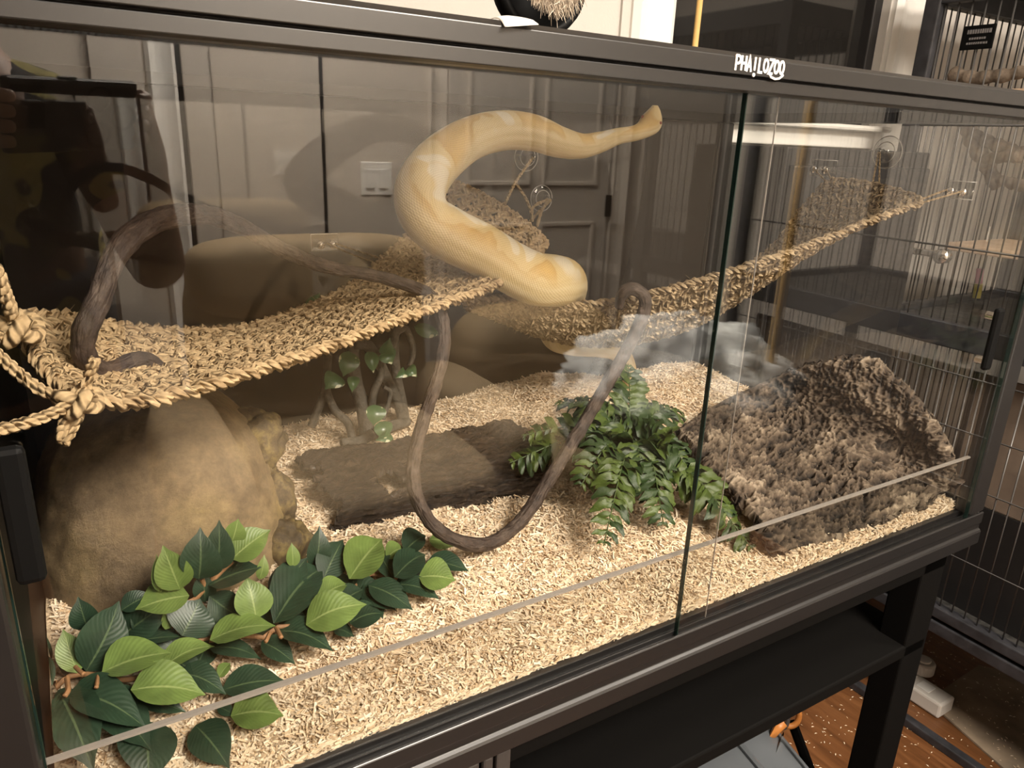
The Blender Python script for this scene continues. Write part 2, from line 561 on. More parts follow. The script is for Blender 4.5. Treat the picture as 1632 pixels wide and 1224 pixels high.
class MB:
    def __init__(self):
        self.v = []; self.f = []; self.uv = []; self.n = 0; self.has_uv = False

    def add(self, verts, faces, uvs=None):
        verts = np.asarray(verts, float).reshape(-1, 3)
        self.v.append(verts)
        k = self.n
        self.f.extend([tuple(int(i) + k for i in fc) for fc in faces])
        if uvs is None:
            uvs = np.zeros((len(verts), 2))
        else:
            self.has_uv = True
        self.uv.append(np.asarray(uvs, float))
        self.n += len(verts)
        return self

    def box(self, x0, x1, y0, y1, z0, z1):
        v = [(x, y, z) for z in (z0, z1) for y in (y0, y1) for x in (x0, x1)]
        f = [(0, 2, 3, 1), (4, 5, 7, 6), (0, 1, 5, 4), (1, 3, 7, 5), (3, 2, 6, 7), (2, 0, 4, 6)]
        return self.add(v, f)

    def prism(self, prof, axis, a0, a1):
        """closed polygon prof of (p,q), extruded along axis ('x': p=y,q=z; 'y': p=x,q=z; 'z': p=x,q=y)"""
        n = len(prof)

        def pt(p, q, a):
            return {'x': (a, p, q), 'y': (p, a, q), 'z': (p, q, a)}[axis]
        v = [pt(p, q, a0) for p, q in prof] + [pt(p, q, a1) for p, q in prof]
        f = [(i, (i + 1) % n, n + (i + 1) % n, n + i) for i in range(n)]
        f += [tuple(range(n - 1, -1, -1)), tuple(range(n, 2 * n))]
        return self.add(v, f)

    def tube(self, pts, rad, sides=8, cap=True, flat=None):
        pts = np.asarray(pts, float)
        n = len(pts)
        rad = np.broadcast_to(np.asarray(rad, float), (n,))
        T = np.gradient(pts, axis=0)
        T /= np.linalg.norm(T, axis=1)[:, None] + 1e-12
        up = np.array([0, 0, 1.0]) if abs(T[0][2]) < 0.9 else np.array([1.0, 0, 0])
        A = np.zeros_like(pts)
        a = up - T[0] * (up @ T[0]); a /= np.linalg.norm(a)
        for i in range(n):
            a = a - T[i] * (a @ T[i]); a /= np.linalg.norm(a) + 1e-12
            A[i] = a
        B = np.cross(T, A)
        L = np.concatenate([[0], np.cumsum(np.linalg.norm(np.diff(pts, axis=0), axis=1))])
        th = np.linspace(0, 2 * np.pi, sides + 1)
        fl = 1.0 if flat is None else flat
        ring = (pts[:, None, :] + rad[:, None, None] * (np.cos(th)[None, :, None] * A[:, None, :] + fl * np.sin(th)[None, :, None] * B[:, None, :]))
        uv = np.stack([np.repeat(L, sides + 1), np.tile(th / (2 * np.pi), n)], 1)
        s1 = sides + 1
        f = [(i * s1 + j, i * s1 + j + 1, (i + 1) * s1 + j + 1, (i + 1) * s1 + j) for i in range(n - 1) for j in range(sides)]
        if cap:
            f += [tuple(range(sides - 1, -1, -1)), tuple((n - 1) * s1 + j for j in range(sides))]
        return self.add(ring.reshape(-1, 3), f, uv)

    def grid(self, P, uv=None, closed_u=False):
        """P: (m,n,3)"""
        m, n = P.shape[:2]
        f = [(i * n + j, i * n + j + 1, (i + 1) * n + j + 1, (i + 1) * n + j) for i in range(m - 1) for j in range(n - 1)]
        return self.add(P.reshape(-1, 3), f, uv)

    def lathe(self, prof, center=(0, 0, 0), axis=(0, 0, 1), seg=32):
        ax = np.asarray(axis, float); ax /= np.linalg.norm(ax)
        t = np.array([1.0, 0, 0]) if abs(ax[0]) < 0.9 else np.array([0, 1.0, 0])
        u = np.cross(ax, t); u /= np.linalg.norm(u)
        w = np.cross(ax, u)
        th = np.linspace(0, 2 * np.pi, seg, endpoint=False)
        P = np.array([[np.asarray(center) + ax * h + r * (math.cos(a) * u + math.sin(a) * w) for a in th] for r, h in prof])
        m = len(prof)
        f = [(i * seg + j, i * seg + (j + 1) % seg, (i + 1) * seg + (j + 1) % seg, (i + 1) * seg + j) for i in range(m - 1) for j in range(seg)]
        return self.add(P.reshape(-1, 3), f)

    def data(self, name, smooth=True, origin=(0, 0, 0)):
        me = bpy.data.meshes.new(name)
        V = np.concatenate(self.v) - np.asarray(origin, float)
        me.from_pydata(V.tolist(), [], self.f)
        if self.has_uv:
            uvl = me.uv_layers.new(name='UVMap')
            idx = np.empty(len(me.loops), dtype=np.int32)
            me.loops.foreach_get('vertex_index', idx)
            uvl.data.foreach_set('uv', np.concatenate(self.uv)[idx].astype(np.float32).ravel())
        if smooth:
            me.polygons.foreach_set('use_smooth', [True] * len(me.polygons))
        me.update()
        return me

    def center(self):
        V = np.concatenate(self.v)
        lo, hi = V.min(0), V.max(0)
        return np.array([(lo[0] + hi[0]) / 2, (lo[1] + hi[1]) / 2, lo[2]])


def tag(o, label=None, cat=None, group=None, kind=None):
    if label: o['label'] = label
    if cat: o['category'] = cat
    if group: o['group'] = group
    if kind: o['kind'] = kind
    return o


def thing(name, label, cat, loc=(0, 0, 0), group=None, kind=None):
    o = bpy.data.objects.new(name, None)
    o.empty_display_size = 0.05
    COL.objects.link(o)
    o.location = loc
    return tag(o, label, cat, group, kind)


def world_loc(o):
    p = np.zeros(3)
    while o is not None:
        p = p + np.array(o.location)
        o = o.parent
    return p


def obj(name, mb, m, parent=None, smooth=False, bevel=0.0, label=None, cat=None, group=None, kind=None, auto=False):
    """one mesh object from world-space geometry, its origin at the base of the shape"""
    c = mb.center()
    me = mb.data(name, smooth, c)
    me.materials.append(MAT[m] if isinstance(m, str) else m)
    o = bpy.data.objects.new(name, me)
    COL.objects.link(o)
    if parent is not None:
        o.parent = parent
        c = c - world_loc(parent)
    o.location = c
    if bevel:
        md = o.modifiers.new('bevel', 'BEVEL')
        md.width = bevel
        md.segments = 2
        md.limit_method = 'ANGLE'
        md.angle_limit = math.radians(40)
    return tag(o, label, cat, group, kind)


def cat_rom(pts, n):
    """smooth curve through points"""
    P = np.asarray(pts, float)
    m = len(P)
    Q = np.concatenate([[2 * P[0] - P[1]], P, [2 * P[-1] - P[-2]]])
    d = np.concatenate([[0], np.cumsum(np.linalg.norm(np.diff(P[:, :3], axis=0), axis=1))])
    out = []
    for s in np.linspace(0, d[-1], n):
        i = min(max(np.searchsorted(d, s) - 1, 0), m - 2)
        t = (s - d[i]) / max(d[i + 1] - d[i], 1e-9)
        p0, p1, p2, p3 = Q[i], Q[i + 1], Q[i + 2], Q[i + 3]
        out.append(0.5 * ((2 * p1) + (-p0 + p2) * t + (2 * p0 - 5 * p1 + 4 * p2 - p3) * t * t + (-p0 + 3 * p1 - 3 * p2 + p3) * t ** 3))
    return np.array(out)


def nz(x, y, z, s):
    return mnoise.noise(Vector((x * s, y * s, z * s)))


def fbm(x, y, z, s, o=4):
    return mnoise.fractal(Vector((x * s, y * s, z * s)), 1.0, 2.1, o)


def sstep(a, b, x):
    t = np.clip((x - a) / (b - a), 0, 1)
    return t * t * (3 - 2 * t)


# ================================================================== THE ROOM
XL, XR, YB, YF, ZH = -1.5, 2.75, 0.68, -2.1, 2.45


def struct(name, mb, m, parent=None, **kw):
    o = obj(name, mb, m, parent, **kw)
    if parent is None:
        o['kind'] = 'structure'
    return o


struct('floor', MB().box(XL - .1, XR + .1, YF - .1, YB + .1, -0.05, 0), 'floor')
struct('ceiling', MB().box(XL - .1, XR + .1, YF - .1, YB + .1, ZH, ZH + .05), 'ceiling')
# back wall with the window opening (1.105..1.775, 1.405..2.15)
wb = MB()
wb.box(XL, 1.105, YB, YB + .1, 0, ZH).box(1.775, XR, YB, YB + .1, 0, ZH)
wb.box(1.105, 1.775, YB, YB + .1, 0, 1.417).box(1.105, 1.775, YB, YB + .1, 2.15, ZH)
struct('wall_back', wb, 'cream')
struct('wall_front', MB().box(XL, XR, YF - .1, YF, 0, ZH), 'greige')
struct('wall_left', MB().box(XL - .1, XL, YF, YB, 0, ZH), 'greige')
struct('wall_right', MB().box(XR, XR + .1, YF, YB, 0, ZH), 'cream')
# window
w = struct('window_1', MB().box(1.105, 1.775, YB + .045, YB + .05, 1.417, 2.15), 'night')
fr = MB()
fr.box(1.105, 1.135, YB + .02, YB + .06, 1.417, 2.15).box(1.745, 1.775, YB + .02, YB + .06, 1.417, 2.15)
fr.box(1.105, 1.775, YB + .02, YB + .06, 2.12, 2.15).box(1.105, 1.775, YB + .02, YB + .06, 1.417, 1.442)
obj('window_frame', fr, 'darkcab', w, bevel=.003)
sl = MB().box(1.07, 1.795, YB - .050, YB + .045, 1.404, 1.417)
obj('window_sill', sl, 'white', w, bevel=.006)
obj('window_apron', MB().box(1.08, 1.78, YB - .018, YB, 1.366, 1.404), 'white', w, bevel=.003)


def casing(name, x0, x1, z0, z1, y=YB, s=-1, m='white'):
    mb = MB()
    wdt = x1 - x0
    d = s
    prof = [(x0, y), (x1, y), (x1, y + d * .020), (x1 - wdt * .12, y + d * .026), (x1 - wdt * .25, y + d * .020), (x1 - wdt * .45, y + d * .014),
            (x0 + wdt * .35, y + d * .014), (x0 + wdt * .25, y + d * .018), (x0 + wdt * .12, y + d * .022), (x0, y + d * .012)]
    mb.prism(prof, 'z', z0, z1)
    return mb


struct('trim_1', casing('trim', 1.005, 1.10, 1.404, 2.25), 'white')
struct('trim_2', casing('trim', 1.78, 1.90, 0.0, 2.25), 'white')
struct('trim_3', MB().box(1.005, 1.90, YB - .02, YB, 2.155, 2.25), 'white', bevel=.004)
struct('trim_4', MB().box(0.985, 1.005, YB - .006, YB, 0.1, ZH), 'cream')
# the wall behind the camera: door, casing, second door, switch
d1 = struct('door_1', MB().box(1.33, 2.09, YF, YF + .025, 0.01, 2.05), 'greydoor', bevel=.003)
for (x0, x1, z0, z1) in [(1.42, 1.67, 1.20, 1.92), (1.76, 2.00, 1.20, 1.92), (1.42, 1.67, 0.25, 1.02), (1.76, 2.00, 0.25, 1.02)]:
    p = MB()
    p.box(x0, x1, YF + .025, YF + .029, z0, z1)
    t = .018
    p2 = MB()
    p2.box(x0 - t, x0, YF + .025, YF + .036, z0 - t, z1 + t).box(x1, x1 + t, YF + .025, YF + .036, z0 - t, z1 + t)
    p2.box(x0, x1, YF + .025, YF + .036, z0 - t, z0).box(x0, x1, YF + .025, YF + .036, z1, z1 + t)
    pn = obj('panel', p, 'greydoor', d1, bevel=.001)
    obj('panel_moulding', p2, 'greige', pn, bevel=.004)
for z in (0.3, 1.10, 1.85):
    obj('hinge', MB().box(2.075, 2.10, YF + .02, YF + .04, z - .045, z + .045), 'black', d1, bevel=.003)
struct('trim_5', casing('trim', 1.25, 1.33, 0, 2.13, YF, 1), 'greige')
struct('trim_6', casing('trim', 2.10, 2.20, 0, 2.13, YF, 1), 'greige')
d2 = struct('door_2', MB().box(0.44, 0.855, YF, YF + .03, 0.01, 2.05), 'greydoor', bevel=.003)
obj('panel', MB().box(0.52, 0.80, YF + .03, YF + .036, 0.3, 1.95), 'greige', d2, bevel=.004)
struct('trim_7', MB().box(0.857, 0.872, YF, YF + .012, 0, 2.10), 'darkcab')
struct('trim_8', casing('trim', 0.345, 0.425, 0, 2.15, YF, 1), 'white')
struct('trim_9', MB().box(0.425, 0.44, YF, YF + .012, 0, 2.15), 'darkcab')
struct('trim_10', MB().box(0.20, 0.335, YF, YF + .02, 0, 2.15), 'greydoor')
sw = thing('light_switch', 'white two-gang light switch plate mirrored in the front glass beside the grey door', 'light switch', (1.055, YF, 1.145))
obj('plate', MB().box(0.998, 1.114, YF, YF + .006, 1.145, 1.259), 'white', sw, bevel=.004)
for x in (1.032, 1.080):
    obj('rocker', MB().box(x - .016, x + .016, YF + .006, YF + .012, 1.168, 1.236), 'white', sw, bevel=.003)
struct('baseboard_back', MB().box(XL, 1.78, YB - .014, YB, 0, .11), 'white')
struct('baseboard_front', MB().box(XL, .2, YF, YF + .014, 0, .11), 'white')
# ceiling lamp fixtures
for i, (x, y, lab) in enumerate([(0.80, -1.50, 'round white ceiling lamp above the recliner'), (1.75, -.55, 'round white ceiling lamp near the bird cage')]):
    R_ = (.53, .20)[i]
    obj('ceiling_lamp', MB().lathe([(0.0, ZH), (R_, ZH), (R_, ZH - .03), (R_ - .015, ZH - .035), (R_ - .015, ZH - .02), (0, ZH - .02)], (x, y, 0)), 'white', label=lab, cat='ceiling lamp')

# ================================================================== TERRARIUM
WX = 1.16
ter = thing('terrarium', 'long black-framed glass terrarium with two sliding front doors on a black stand', 'terrarium', (WX / 2, 0.28, 0.7945))
ZT0, ZT1, ZT2, ZT3 = 1.401, 1.4105, 1.4125, 1.4305
bm = MB()
bm.prism([(0.0, ZT0), (0.0, ZT3 - .002), (-.028, ZT3 - .001), (-.034, ZT3 - .005), (-.034, ZT2), (-.027, ZT2 - .0003), (-.027, ZT1 + .0003), (-.031, ZT1), (-.031, ZT0), (-.025, ZT0 - .001)],
         'x', -.04, WX + .04)
obj('top_beam', bm, 'frame', ter, bevel=.0012)
for nm, b_ in (('top_beam_back', (-.04, WX + .04, .575, .605)), ('top_beam_side', (-.04, -.005, 0, .575)), ('top_beam_side', (WX + .008, WX + .04, 0, .575))):
    obj('top_beam', MB().box(*b_, ZT0, ZT3), 'frame', ter, bevel=.002)
rail = [(.01, .7945), (.01, .850), (-.003, .850), (-.003, .842), (-.0105, .842), (-.0105, .848), (-.012, .848), (-.012, .842), (-.0185, .842),
        (-.0185, .848), (-.0205, .848), (-.0215, .8465), (-.0215, .830), (-.0195, .828), (-.0195, .8205), (-.0225, .8185), (-.0240, .816), (-.0240, .797), (-.022, .7945)]
obj('bottom_rail', MB().prism(rail, 'x', -.04, WX + .04), 'frame', ter, bevel=.0008)
for b_ in ((-.04, WX + .04, .575, .605), (-.04, -.005, 0.01, .575), (WX + .008, WX + .04, 0.01, .575)):
    obj('bottom_rail', MB().box(*b_, .7945, .850), 'frame', ter, bevel=.002)
for x0, x1, y0, y1 in ((-.04, -.001, -.0205, .004), (WX + .001, WX + .04, -.0205, .004), (-.04, -.005, .575, .605), (WX + .004, WX + .04, .572, .605)):
    obj('corner_post', MB().box(x0, x1, y0, y1, .850, ZT0), 'frame', ter, bevel=.003)
obj('back_panel', MB().box(-.005, WX + .004, .578, .586, .80, ZT0 + .01), 'backpanel', ter)
obj('side_panel', MB().box(-.012, -.004, .004, .578, .80, ZT0 + .01), 'black', ter)
obj('base_panel', MB().box(-.005, WX + .008, .01, .578, .80, .812), 'frame', ter)
obj('side_glass', MB().box(WX + .008, WX + .013, .004, .572, .850, ZT0 + .004), 'glass_side', ter)


def door(x0, x1, y0, y1, edge_side, hx, hz):
    d = obj('sliding_door', MB().box(x0, x1, y0, y1, .843, ZT0 + .004), 'glass', ter)
    for e in (x0, x1):
        thick = abs(e - .629) > .001
        w_ = .0006 if thick else .0003
        obj('glass_edge', MB().box(e - w_, e + w_, y0 - .0002, (y1 + .0002) if thick else (y0 + .0010), .843, ZT0 + .004), 'glass_edge' if thick else 'dam_edge', d)
    h = MB()
    zz = np.linspace(hz[0], hz[1], 8)
    h.box(hx - .008, hx + .008, y0 - .018, y0 - .009, hz[0], hz[1])
    ho = obj('door_handle', h, 'black', d, bevel=.004)
    ho.data.materials[0] = MAT['black']
    for z in (hz[0] + .012, hz[1] - .012):
        obj('handle_mount', MB().lathe([(0, 0), (.006, 0), (.006, .010), (0, .010)], (hx, y0, z), (0, -1, 0), 16), 'chrome', d)
    return d


door(0.001, .629, -.0098, -.0055, 1, at(44, 900, -.035)[0], (at(45, 945, -.035)[2], at(18, 722, -.035)[2]))
door(.5785, WX - .001, -.0178, -.0130, 0, at(1590, 540, -.037)[0], (at(1575, 592, -.037)[2], at(1604, 492, -.037)[2]))
dam = obj('glass_lip', MB().box(0.0, WX, -.0015, .0025, .846, .938), 'glass', ter)
obj('lip_edge', MB().box(0.0, WX, -.0018, .0028, .9368, .9392), 'dam_edge', dam)
ms = MB()
for x in np.arange(0.004, WX, .005):
    ms.prism([(x - .0006, 1.417), (x + .0006, 1.417), (x, 1.4182)], 'y', 0.0, .575)
for y in np.arange(0.004, .575, .005):
    ms.prism([(y - .0006, 1.4162), (y + .0006, 1.4162), (y + .0006, 1.4177), (y - .0006, 1.4177)], 'x', -.004, WX + .008)
obj('mesh_screen', ms, 'screen', ter, kind='stuff')

# brand lettering, built as stroked letters on the beam
logo = MB()
LX0, LX1 = at(1172, 100, -.0345)[0], at(1251, 103, -.0345)[0]
LZ0, LZ1 = 1.4160, 1.4262
word = 'PHAILOZOO'
adv = (LX1 - LX0) / len(word)
sw_ = .00100


n_stroke = [0]


def stroke(pts, r=sw_):
    """one mitred ribbon, a hair proud of the ribbon before it"""
    P = np.array(pts, float)
    closed = np.linalg.norm(P[0] - P[-1]) < 1e-6
    n_stroke[0] += 1
    y0 = -.0346 - n_stroke[0] * 8e-6
    D_ = np.diff(P, axis=0)
    D_ = D_ / np.linalg.norm(D_, axis=1)[:, None]
    if not closed:
        P[0] -= D_[0] * r * .5
        P[-1] += D_[-1] * r * .5
    prev = np.vstack([D_[-1:] if closed else D_[:1], D_])
    nxt = np.vstack([D_, D_[:1] if closed else D_[-1:]])
    t_ = prev + nxt
    t_ /= np.linalg.norm(t_, axis=1)[:, None]
    nn_ = np.stack([-t_[:, 1], t_[:, 0]], 1)
    pn = np.stack([-nxt[:, 1], nxt[:, 0]], 1)
    k_ = np.clip(1.0 / np.maximum((nn_ * pn).sum(1), .35), 1, 2.2)
    Lf, Rt = P + nn_ * (r * k_)[:, None], P - nn_ * (r * k_)[:, None]
    n_ = len(P)
    v = [(x, y0, z) for x, z in Lf] + [(x, y0, z) for x, z in Rt] + [(x, -.0335, z) for x, z in Lf] + [(x, -.0335, z) for x, z in Rt]
    f = []
    for i in range(n_ - 1):
        f += [(i, n_ + i, n_ + i + 1, i + 1), (i, i + 1, 2 * n_ + i + 1, 2 * n_ + i), (n_ + i, 3 * n_ + i, 3 * n_ + i + 1, n_ + i + 1)]
    if not closed:
        f += [(0, 2 * n_, 3 * n_, n_), (n_ - 1, 2 * n_ - 1, 4 * n_ - 1, 3 * n_ - 1)]
    logo.add(v, f)


def arc(cx, cz, rx, rz, a0, a1, n=14):
    return [(cx + rx * math.cos(a), cz + rz * math.sin(a)) for a in np.linspace(math.radians(a0), math.radians(a1), n)]


H = LZ1 - LZ0
for i, ch in enumerate(word):
    x = LX0 + adv * (i + .5)
    hw = adv * .37
    l, r_, b0, t0 = x - hw, x + hw, LZ0, LZ1
    if i % 2 == 0 and ch not in 'O': b0 -= .0004
    if ch == 'P':
        stroke([(l, b0), (l, t0)]); stroke([(l, t0)] + arc(x - hw * .1, t0 - H * .28, hw * 1.1, H * .28, 90, -90) + [(l, t0 - H * .56)])
    if ch == 'H':
        stroke([(l, b0), (l, t0)]); stroke([(r_, b0), (r_, t0)]); stroke([(l, (b0 + t0) / 2), (r_, (b0 + t0) / 2)])
    if ch == 'A':
        stroke([(l, b0), (x, t0), (r_, b0)]); stroke([(x - hw * .5, b0 + H * .35), (x + hw * .5, b0 + H * .35)])
    if ch == 'I':
        stroke([(x, b0 + H * .1), (x, t0)]); stroke(arc(x, b0 - H * .28, .0006, .0006, 0, 360, 8), .0009)
    if ch == 'L':
        stroke([(l + hw * .3, t0), (l + hw * .3, b0), (r_, b0)])
    if ch == 'O':
        stroke(arc(x, (b0 + t0) / 2, hw * 1.05, H / 2 * .92, 0, 360, 20))
    if ch == 'Z':
        stroke([(l, t0), (r_, t0), (l, b0), (r_ - .0005, b0)])
xs = LX0 + adv * 6.2
stroke([(xs, LZ0), (xs + adv * .5, LZ0 - .0030), (xs + adv * 1.3, LZ0 - .0042), (xs + adv * 2.1, LZ0 - .0034), (xs + adv * 2.75, LZ0 - .0006)], .0008)
obj('lettering', logo, 'logo', ter, label='white brand lettering PHAILOZOO with a smile under the last letters', kind='stuff')

# ================================================================== STAND
st = thing('terrarium_stand', 'black metal stand with a shelf and a cabinet under the terrarium', 'stand', (WX / 2, .28, 0))
for x0 in (-.035, 1.085):
    for y0 in (-.012, .55):
        obj('leg', MB().box(x0, x0 + .06, y0, y0 + .045, 0, .794), 'stand', st, bevel=.003)
obj('top_frame', MB().box(-.035, 1.145, -.012, .01, .765, .7943).box(-.035, 1.145, .56, .595, .765, .7943).box(-.035, 0, .01, .56, .765, .7943).box(1.11, 1.145, .01, .56, .765, .7943), 'stand', st, bevel=.002)
obj('shelf', MB().box(-.03, 1.14, -.012, .59, .618, .640), 'stand', st, bevel=.003)
cb = obj('cabinet_box', MB().box(-.03, .352, -.010, .58, .05, .618).box(-.03, .352, -.010, .58, .640, .755), 'stand', st, bevel=.002)
MAT['cabdoor'] = simple('charcoal_cabinet_door', (0.035, 0.031, 0.029), 0.45)
obj('cabinet_door', MB().box(-.025, at(766, 1200, -.020)[0], -.020, -.0123, .642, .7935), 'cabdoor', st, bevel=.003)
obj('cabinet_door', MB().box(at(771, 1200, -.020)[0], at(788, 1200, -.020)[0], -.020, -.0123, .642, .7935), 'cabdoor', st, bevel=.003)

obj('cabinet_stile', MB().box(at(792, 1200, -.020)[0], at(815, 1200, -.020)[0], -.020, -.0123, .642, .7935), 'cabdoor', st, bevel=.002)

# ================================================================== BEDDING


def ground(x, y):
    x = np.asarray(x, float); y = np.asarray(y, float)
    g = .862 + .030 * sstep(0.0, .25, y) + .032 * sstep(.25, .57, y)
    g = g + .024 * np.exp(-((x - .77) ** 2 / .012 + (y - .53) ** 2 / .008))
    g = g + .010 * np.exp(-((x - .33) ** 2 / .01 + (y - .10) ** 2 / .006))
    g = g - .014 * np.exp(-((x - .05) ** 2 / .02 + y ** 2 / .005))
    g = g + .004 * np.sin(x * 23 + y * 9) * np.sin(y * 31 - x * 7) + .003 * np.sin(x * 61 + 1.3) * np.sin(y * 53 + .4)
    return g


nx, ny = 180, 90
gx = np.linspace(-.003, WX + .005, nx)
gy = np.linspace(.0075, .576, ny)
GX, GY = np.meshgrid(gx, gy, indexing='ij')
GZ = ground(GX, GY)
bed = MB()
bed.grid(np.stack([GX, GY, GZ], -1))
for line in ([(x, gy[0]) for x in gx], [(gx[-1], y) for y in gy], [(x, gy[-1]) for x in gx[::-1]], [(gx[0], y) for y in gy[::-1]]):
    P = np.array([[(x, y, float(ground(x, y))), (x, y, .813)] for x, y in line])
    bed.grid(P)
bedo = obj('aspen_bedding', bed, 'bedding', smooth=True, label='pale aspen shaving bedding covering the terrarium floor', cat='bedding', kind='stuff')

NF = 230000
fx = rng.uniform(.004, WX + .003, NF)
fy = rng.uniform(.006, .574, NF) ** 1.0
k1 = 5500
fx[:k1] = rng.uniform(.004, WX, k1)
fy[:k1] = rng.uniform(.0032, .0068, k1)
fz = ground(fx, fy) + rng.uniform(-.001, .0045, NF)
fz[:k1] = rng.uniform(.847, 1.0, k1) * 0 + .847 + (ground(fx[:k1], .005) - .847) * rng.uniform(0, 1, k1)
ang = rng.uniform(0, 2 * np.pi, NF)
til = rng.normal(0, .28, NF)
Ln = rng.gamma(4.5, .0016, NF) + .003
Wd = rng.uniform(.0004, .0012, NF)
bendz = rng.normal(0, .22, NF) * Ln
D = np.stack([np.cos(ang) * np.cos(til), np.sin(ang) * np.cos(til), np.sin(til)], 1)
D[:k1, 1] *= .06
S = np.stack([-np.sin(ang), np.cos(ang), rng.normal(0, .5, NF)], 1)
S[:k1] = np.stack([-D[:k1, 2], rng.normal(0, .2, k1), D[:k1, 0]], 1)
S /= np.linalg.norm(S, axis=1)[:, None]
C0 = np.stack([fx, fy, fz], 1)
V = np.zeros((NF, 6, 3))
for j, t in enumerate((-.5, 0, .5)):
    mid = C0 + D * (Ln * t)[:, None]
    mid[:, 2] += bendz * (.25 - t * t)
    V[:, 2 * j] = mid + S * Wd[:, None]
    V[:, 2 * j + 1] = mid - S * Wd[:, None]
V[..., 1] = np.clip(V[..., 1], .0028, .5775)
V[..., 0] = np.clip(V[..., 0], 0.0005, WX + .0075)
me = bpy.data.meshes.new('shavings')
me.vertices.add(NF * 6)
me.vertices.foreach_set('co', (V.reshape(-1, 3) - bedo.location[:]).astype(np.float32).ravel())
base = (np.arange(NF) * 6)[:, None]
lp = (base + np.array([[0, 1, 3, 2, 2, 3, 5, 4]])).astype(np.int32).ravel()
me.loops.add(len(lp))
me.loops.foreach_set('vertex_index', lp)
me.polygons.add(NF * 2)
me.polygons.foreach_set('loop_start', np.arange(0, NF * 8, 4, dtype=np.int32))
me.update(calc_edges=True)
me.validate()
me.materials.append(MAT['shaving'])
so = bpy.data.objects.new('shavings', me)
COL.objects.link(so)
so.parent = bedo
so['kind'] = 'stuff'

# ================================================================== SNAKE
sn_pts = [  # x, y, depth, radius
    (1044, 168, .33, .0042), (1043, 176, .33, .0082), (1040, 188, .33, .0118), (1035, 199, .33, .0132), (1024, 208, .33, .0118), (1008, 214, .33, .0108),
    (985, 218, .335, .0115), (955, 228, .34, .0145), (925, 234, .345, .0175), (890, 228, .35, .0215), (850, 214, .36, .0245), (805, 210, .37, .0262),
    (760, 219, .375, .0275), (720, 240, .375, .0290), (686, 272, .365, .0305), (668, 312, .345, .0315), (680, 350, .325, .0330),
    (720, 378, .318, .0345), (765, 400, .318, .0350), (810, 427, .318, .0355), (850, 446, .320, .0370), (880, 450, .335, .0380),
    (896, 452, .375, .0365), (898, 470, .425, .034), (886, 510, .455, .031), (886, 536, .465, .027), (915, 547, .46, .0235), (955, 552, .455, .021),
    (985, 562, .465, .019), (1000, 590, .485, .0165), (1004, 630, .50, .0135), (1012, 665, .51, .010), (1020, 690, .51, .006)]
SP = np.array([np.concatenate([at(x, y, Y), [r]]) for x, y, Y, r in sn_pts])
SC = cat_rom(SP, 420)
snake = MB()
pts, rad = SC[:, :3], SC[:, 3]
n = len(pts)
T = np.gradient(pts, axis=0); T /= np.linalg.norm(T, axis=1)[:, None]
Lc = np.concatenate([[0], np.cumsum(np.linalg.norm(np.diff(pts, axis=0), axis=1))])
A = np.zeros_like(pts)
for i in range(n):       # the back points up and a little towards the glass
    up = np.array([0.0, -.35, 1.0])
    if 0.25 < Lc[i] / Lc[-1] < .5:
        up = np.array([.35, -.5, .8])
    a = up - T[i] * (up @ T[i])
    A[i] = a / np.linalg.norm(a)
for _ in range(30):
    A[1:-1] = (A[:-2] + A[1:-1] * 2 + A[2:]) / 4
A = A - T * (A * T).sum(1)[:, None]
A /= np.linalg.norm(A, axis=1)[:, None]
Bn = np.cross(T, A)
SD = 28
th = np.linspace(-math.pi, math.pi, SD + 1)
prof_up = np.where(np.cos(th) > 0, 1.0, .86)
wid = np.ones(n)
hd = Lc < .05
wid[hd] = 1.0 + .22 * np.sin(np.clip(Lc[hd] / .05, 0, 1) * math.pi)
hgt = np.ones(n)
hgt[Lc < .05] = .82 + .18 * np.clip(Lc[hd] / .05, 0, 1) ** 2
ring = pts[:, None, :] + rad[:, None, None] * ((np.cos(th) * prof_up)[None, :, None] * A[:, None, :] * hgt[:, None, None] + np.sin(th)[None, :, None] * Bn[:, None, :] * wid[:, None, None])
uv = np.stack([np.repeat(Lc, SD + 1), np.tile(th / (2 * math.pi) + .5, n)], 1)
s1 = SD + 1
fc = [(i * s1 + j, i * s1 + j + 1, (i + 1) * s1 + j + 1, (i + 1) * s1 + j) for i in range(n - 1) for j in range(SD)]
fc += [tuple(range(SD - 1, -1, -1)), tuple((n - 1) * s1 + j for j in range(SD))]
snake.add(ring.reshape(-1, 3), fc, uv)
sno = obj('snake', snake, 'snake', smooth=True, label='large pale yellow albino snake draped over the rope hammocks with raised head', cat='snake')
ie = int(np.argmin(abs(Lc - .020)))
for s in (-1, 1):
    e = MB()
    c_ = pts[ie] + A[ie] * rad[ie] * .42 + Bn[ie] * s * rad[ie] * 1.02
    e.lathe([(0, -.0022), (.0016, -.0015), (.0022, 0), (.0016, .0015), (0, .0022)], c_, Bn[ie] * s, 10)
    obj('eye', e, 'eye', sno, smooth=True)
inn = int(np.argmin(abs(Lc - .004)))
for s in (-1, 1):
    e = MB()
    e.lathe([(0, -.0006), (.0008, 0), (0, .0006)], pts[inn] + A[inn] * rad[inn] * .5 + Bn[inn] * s * rad[inn] * .8, Bn[inn] * s, 8)
    obj('nostril', e, 'eye', sno, smooth=True)

# ================================================================== HAMMOCKS


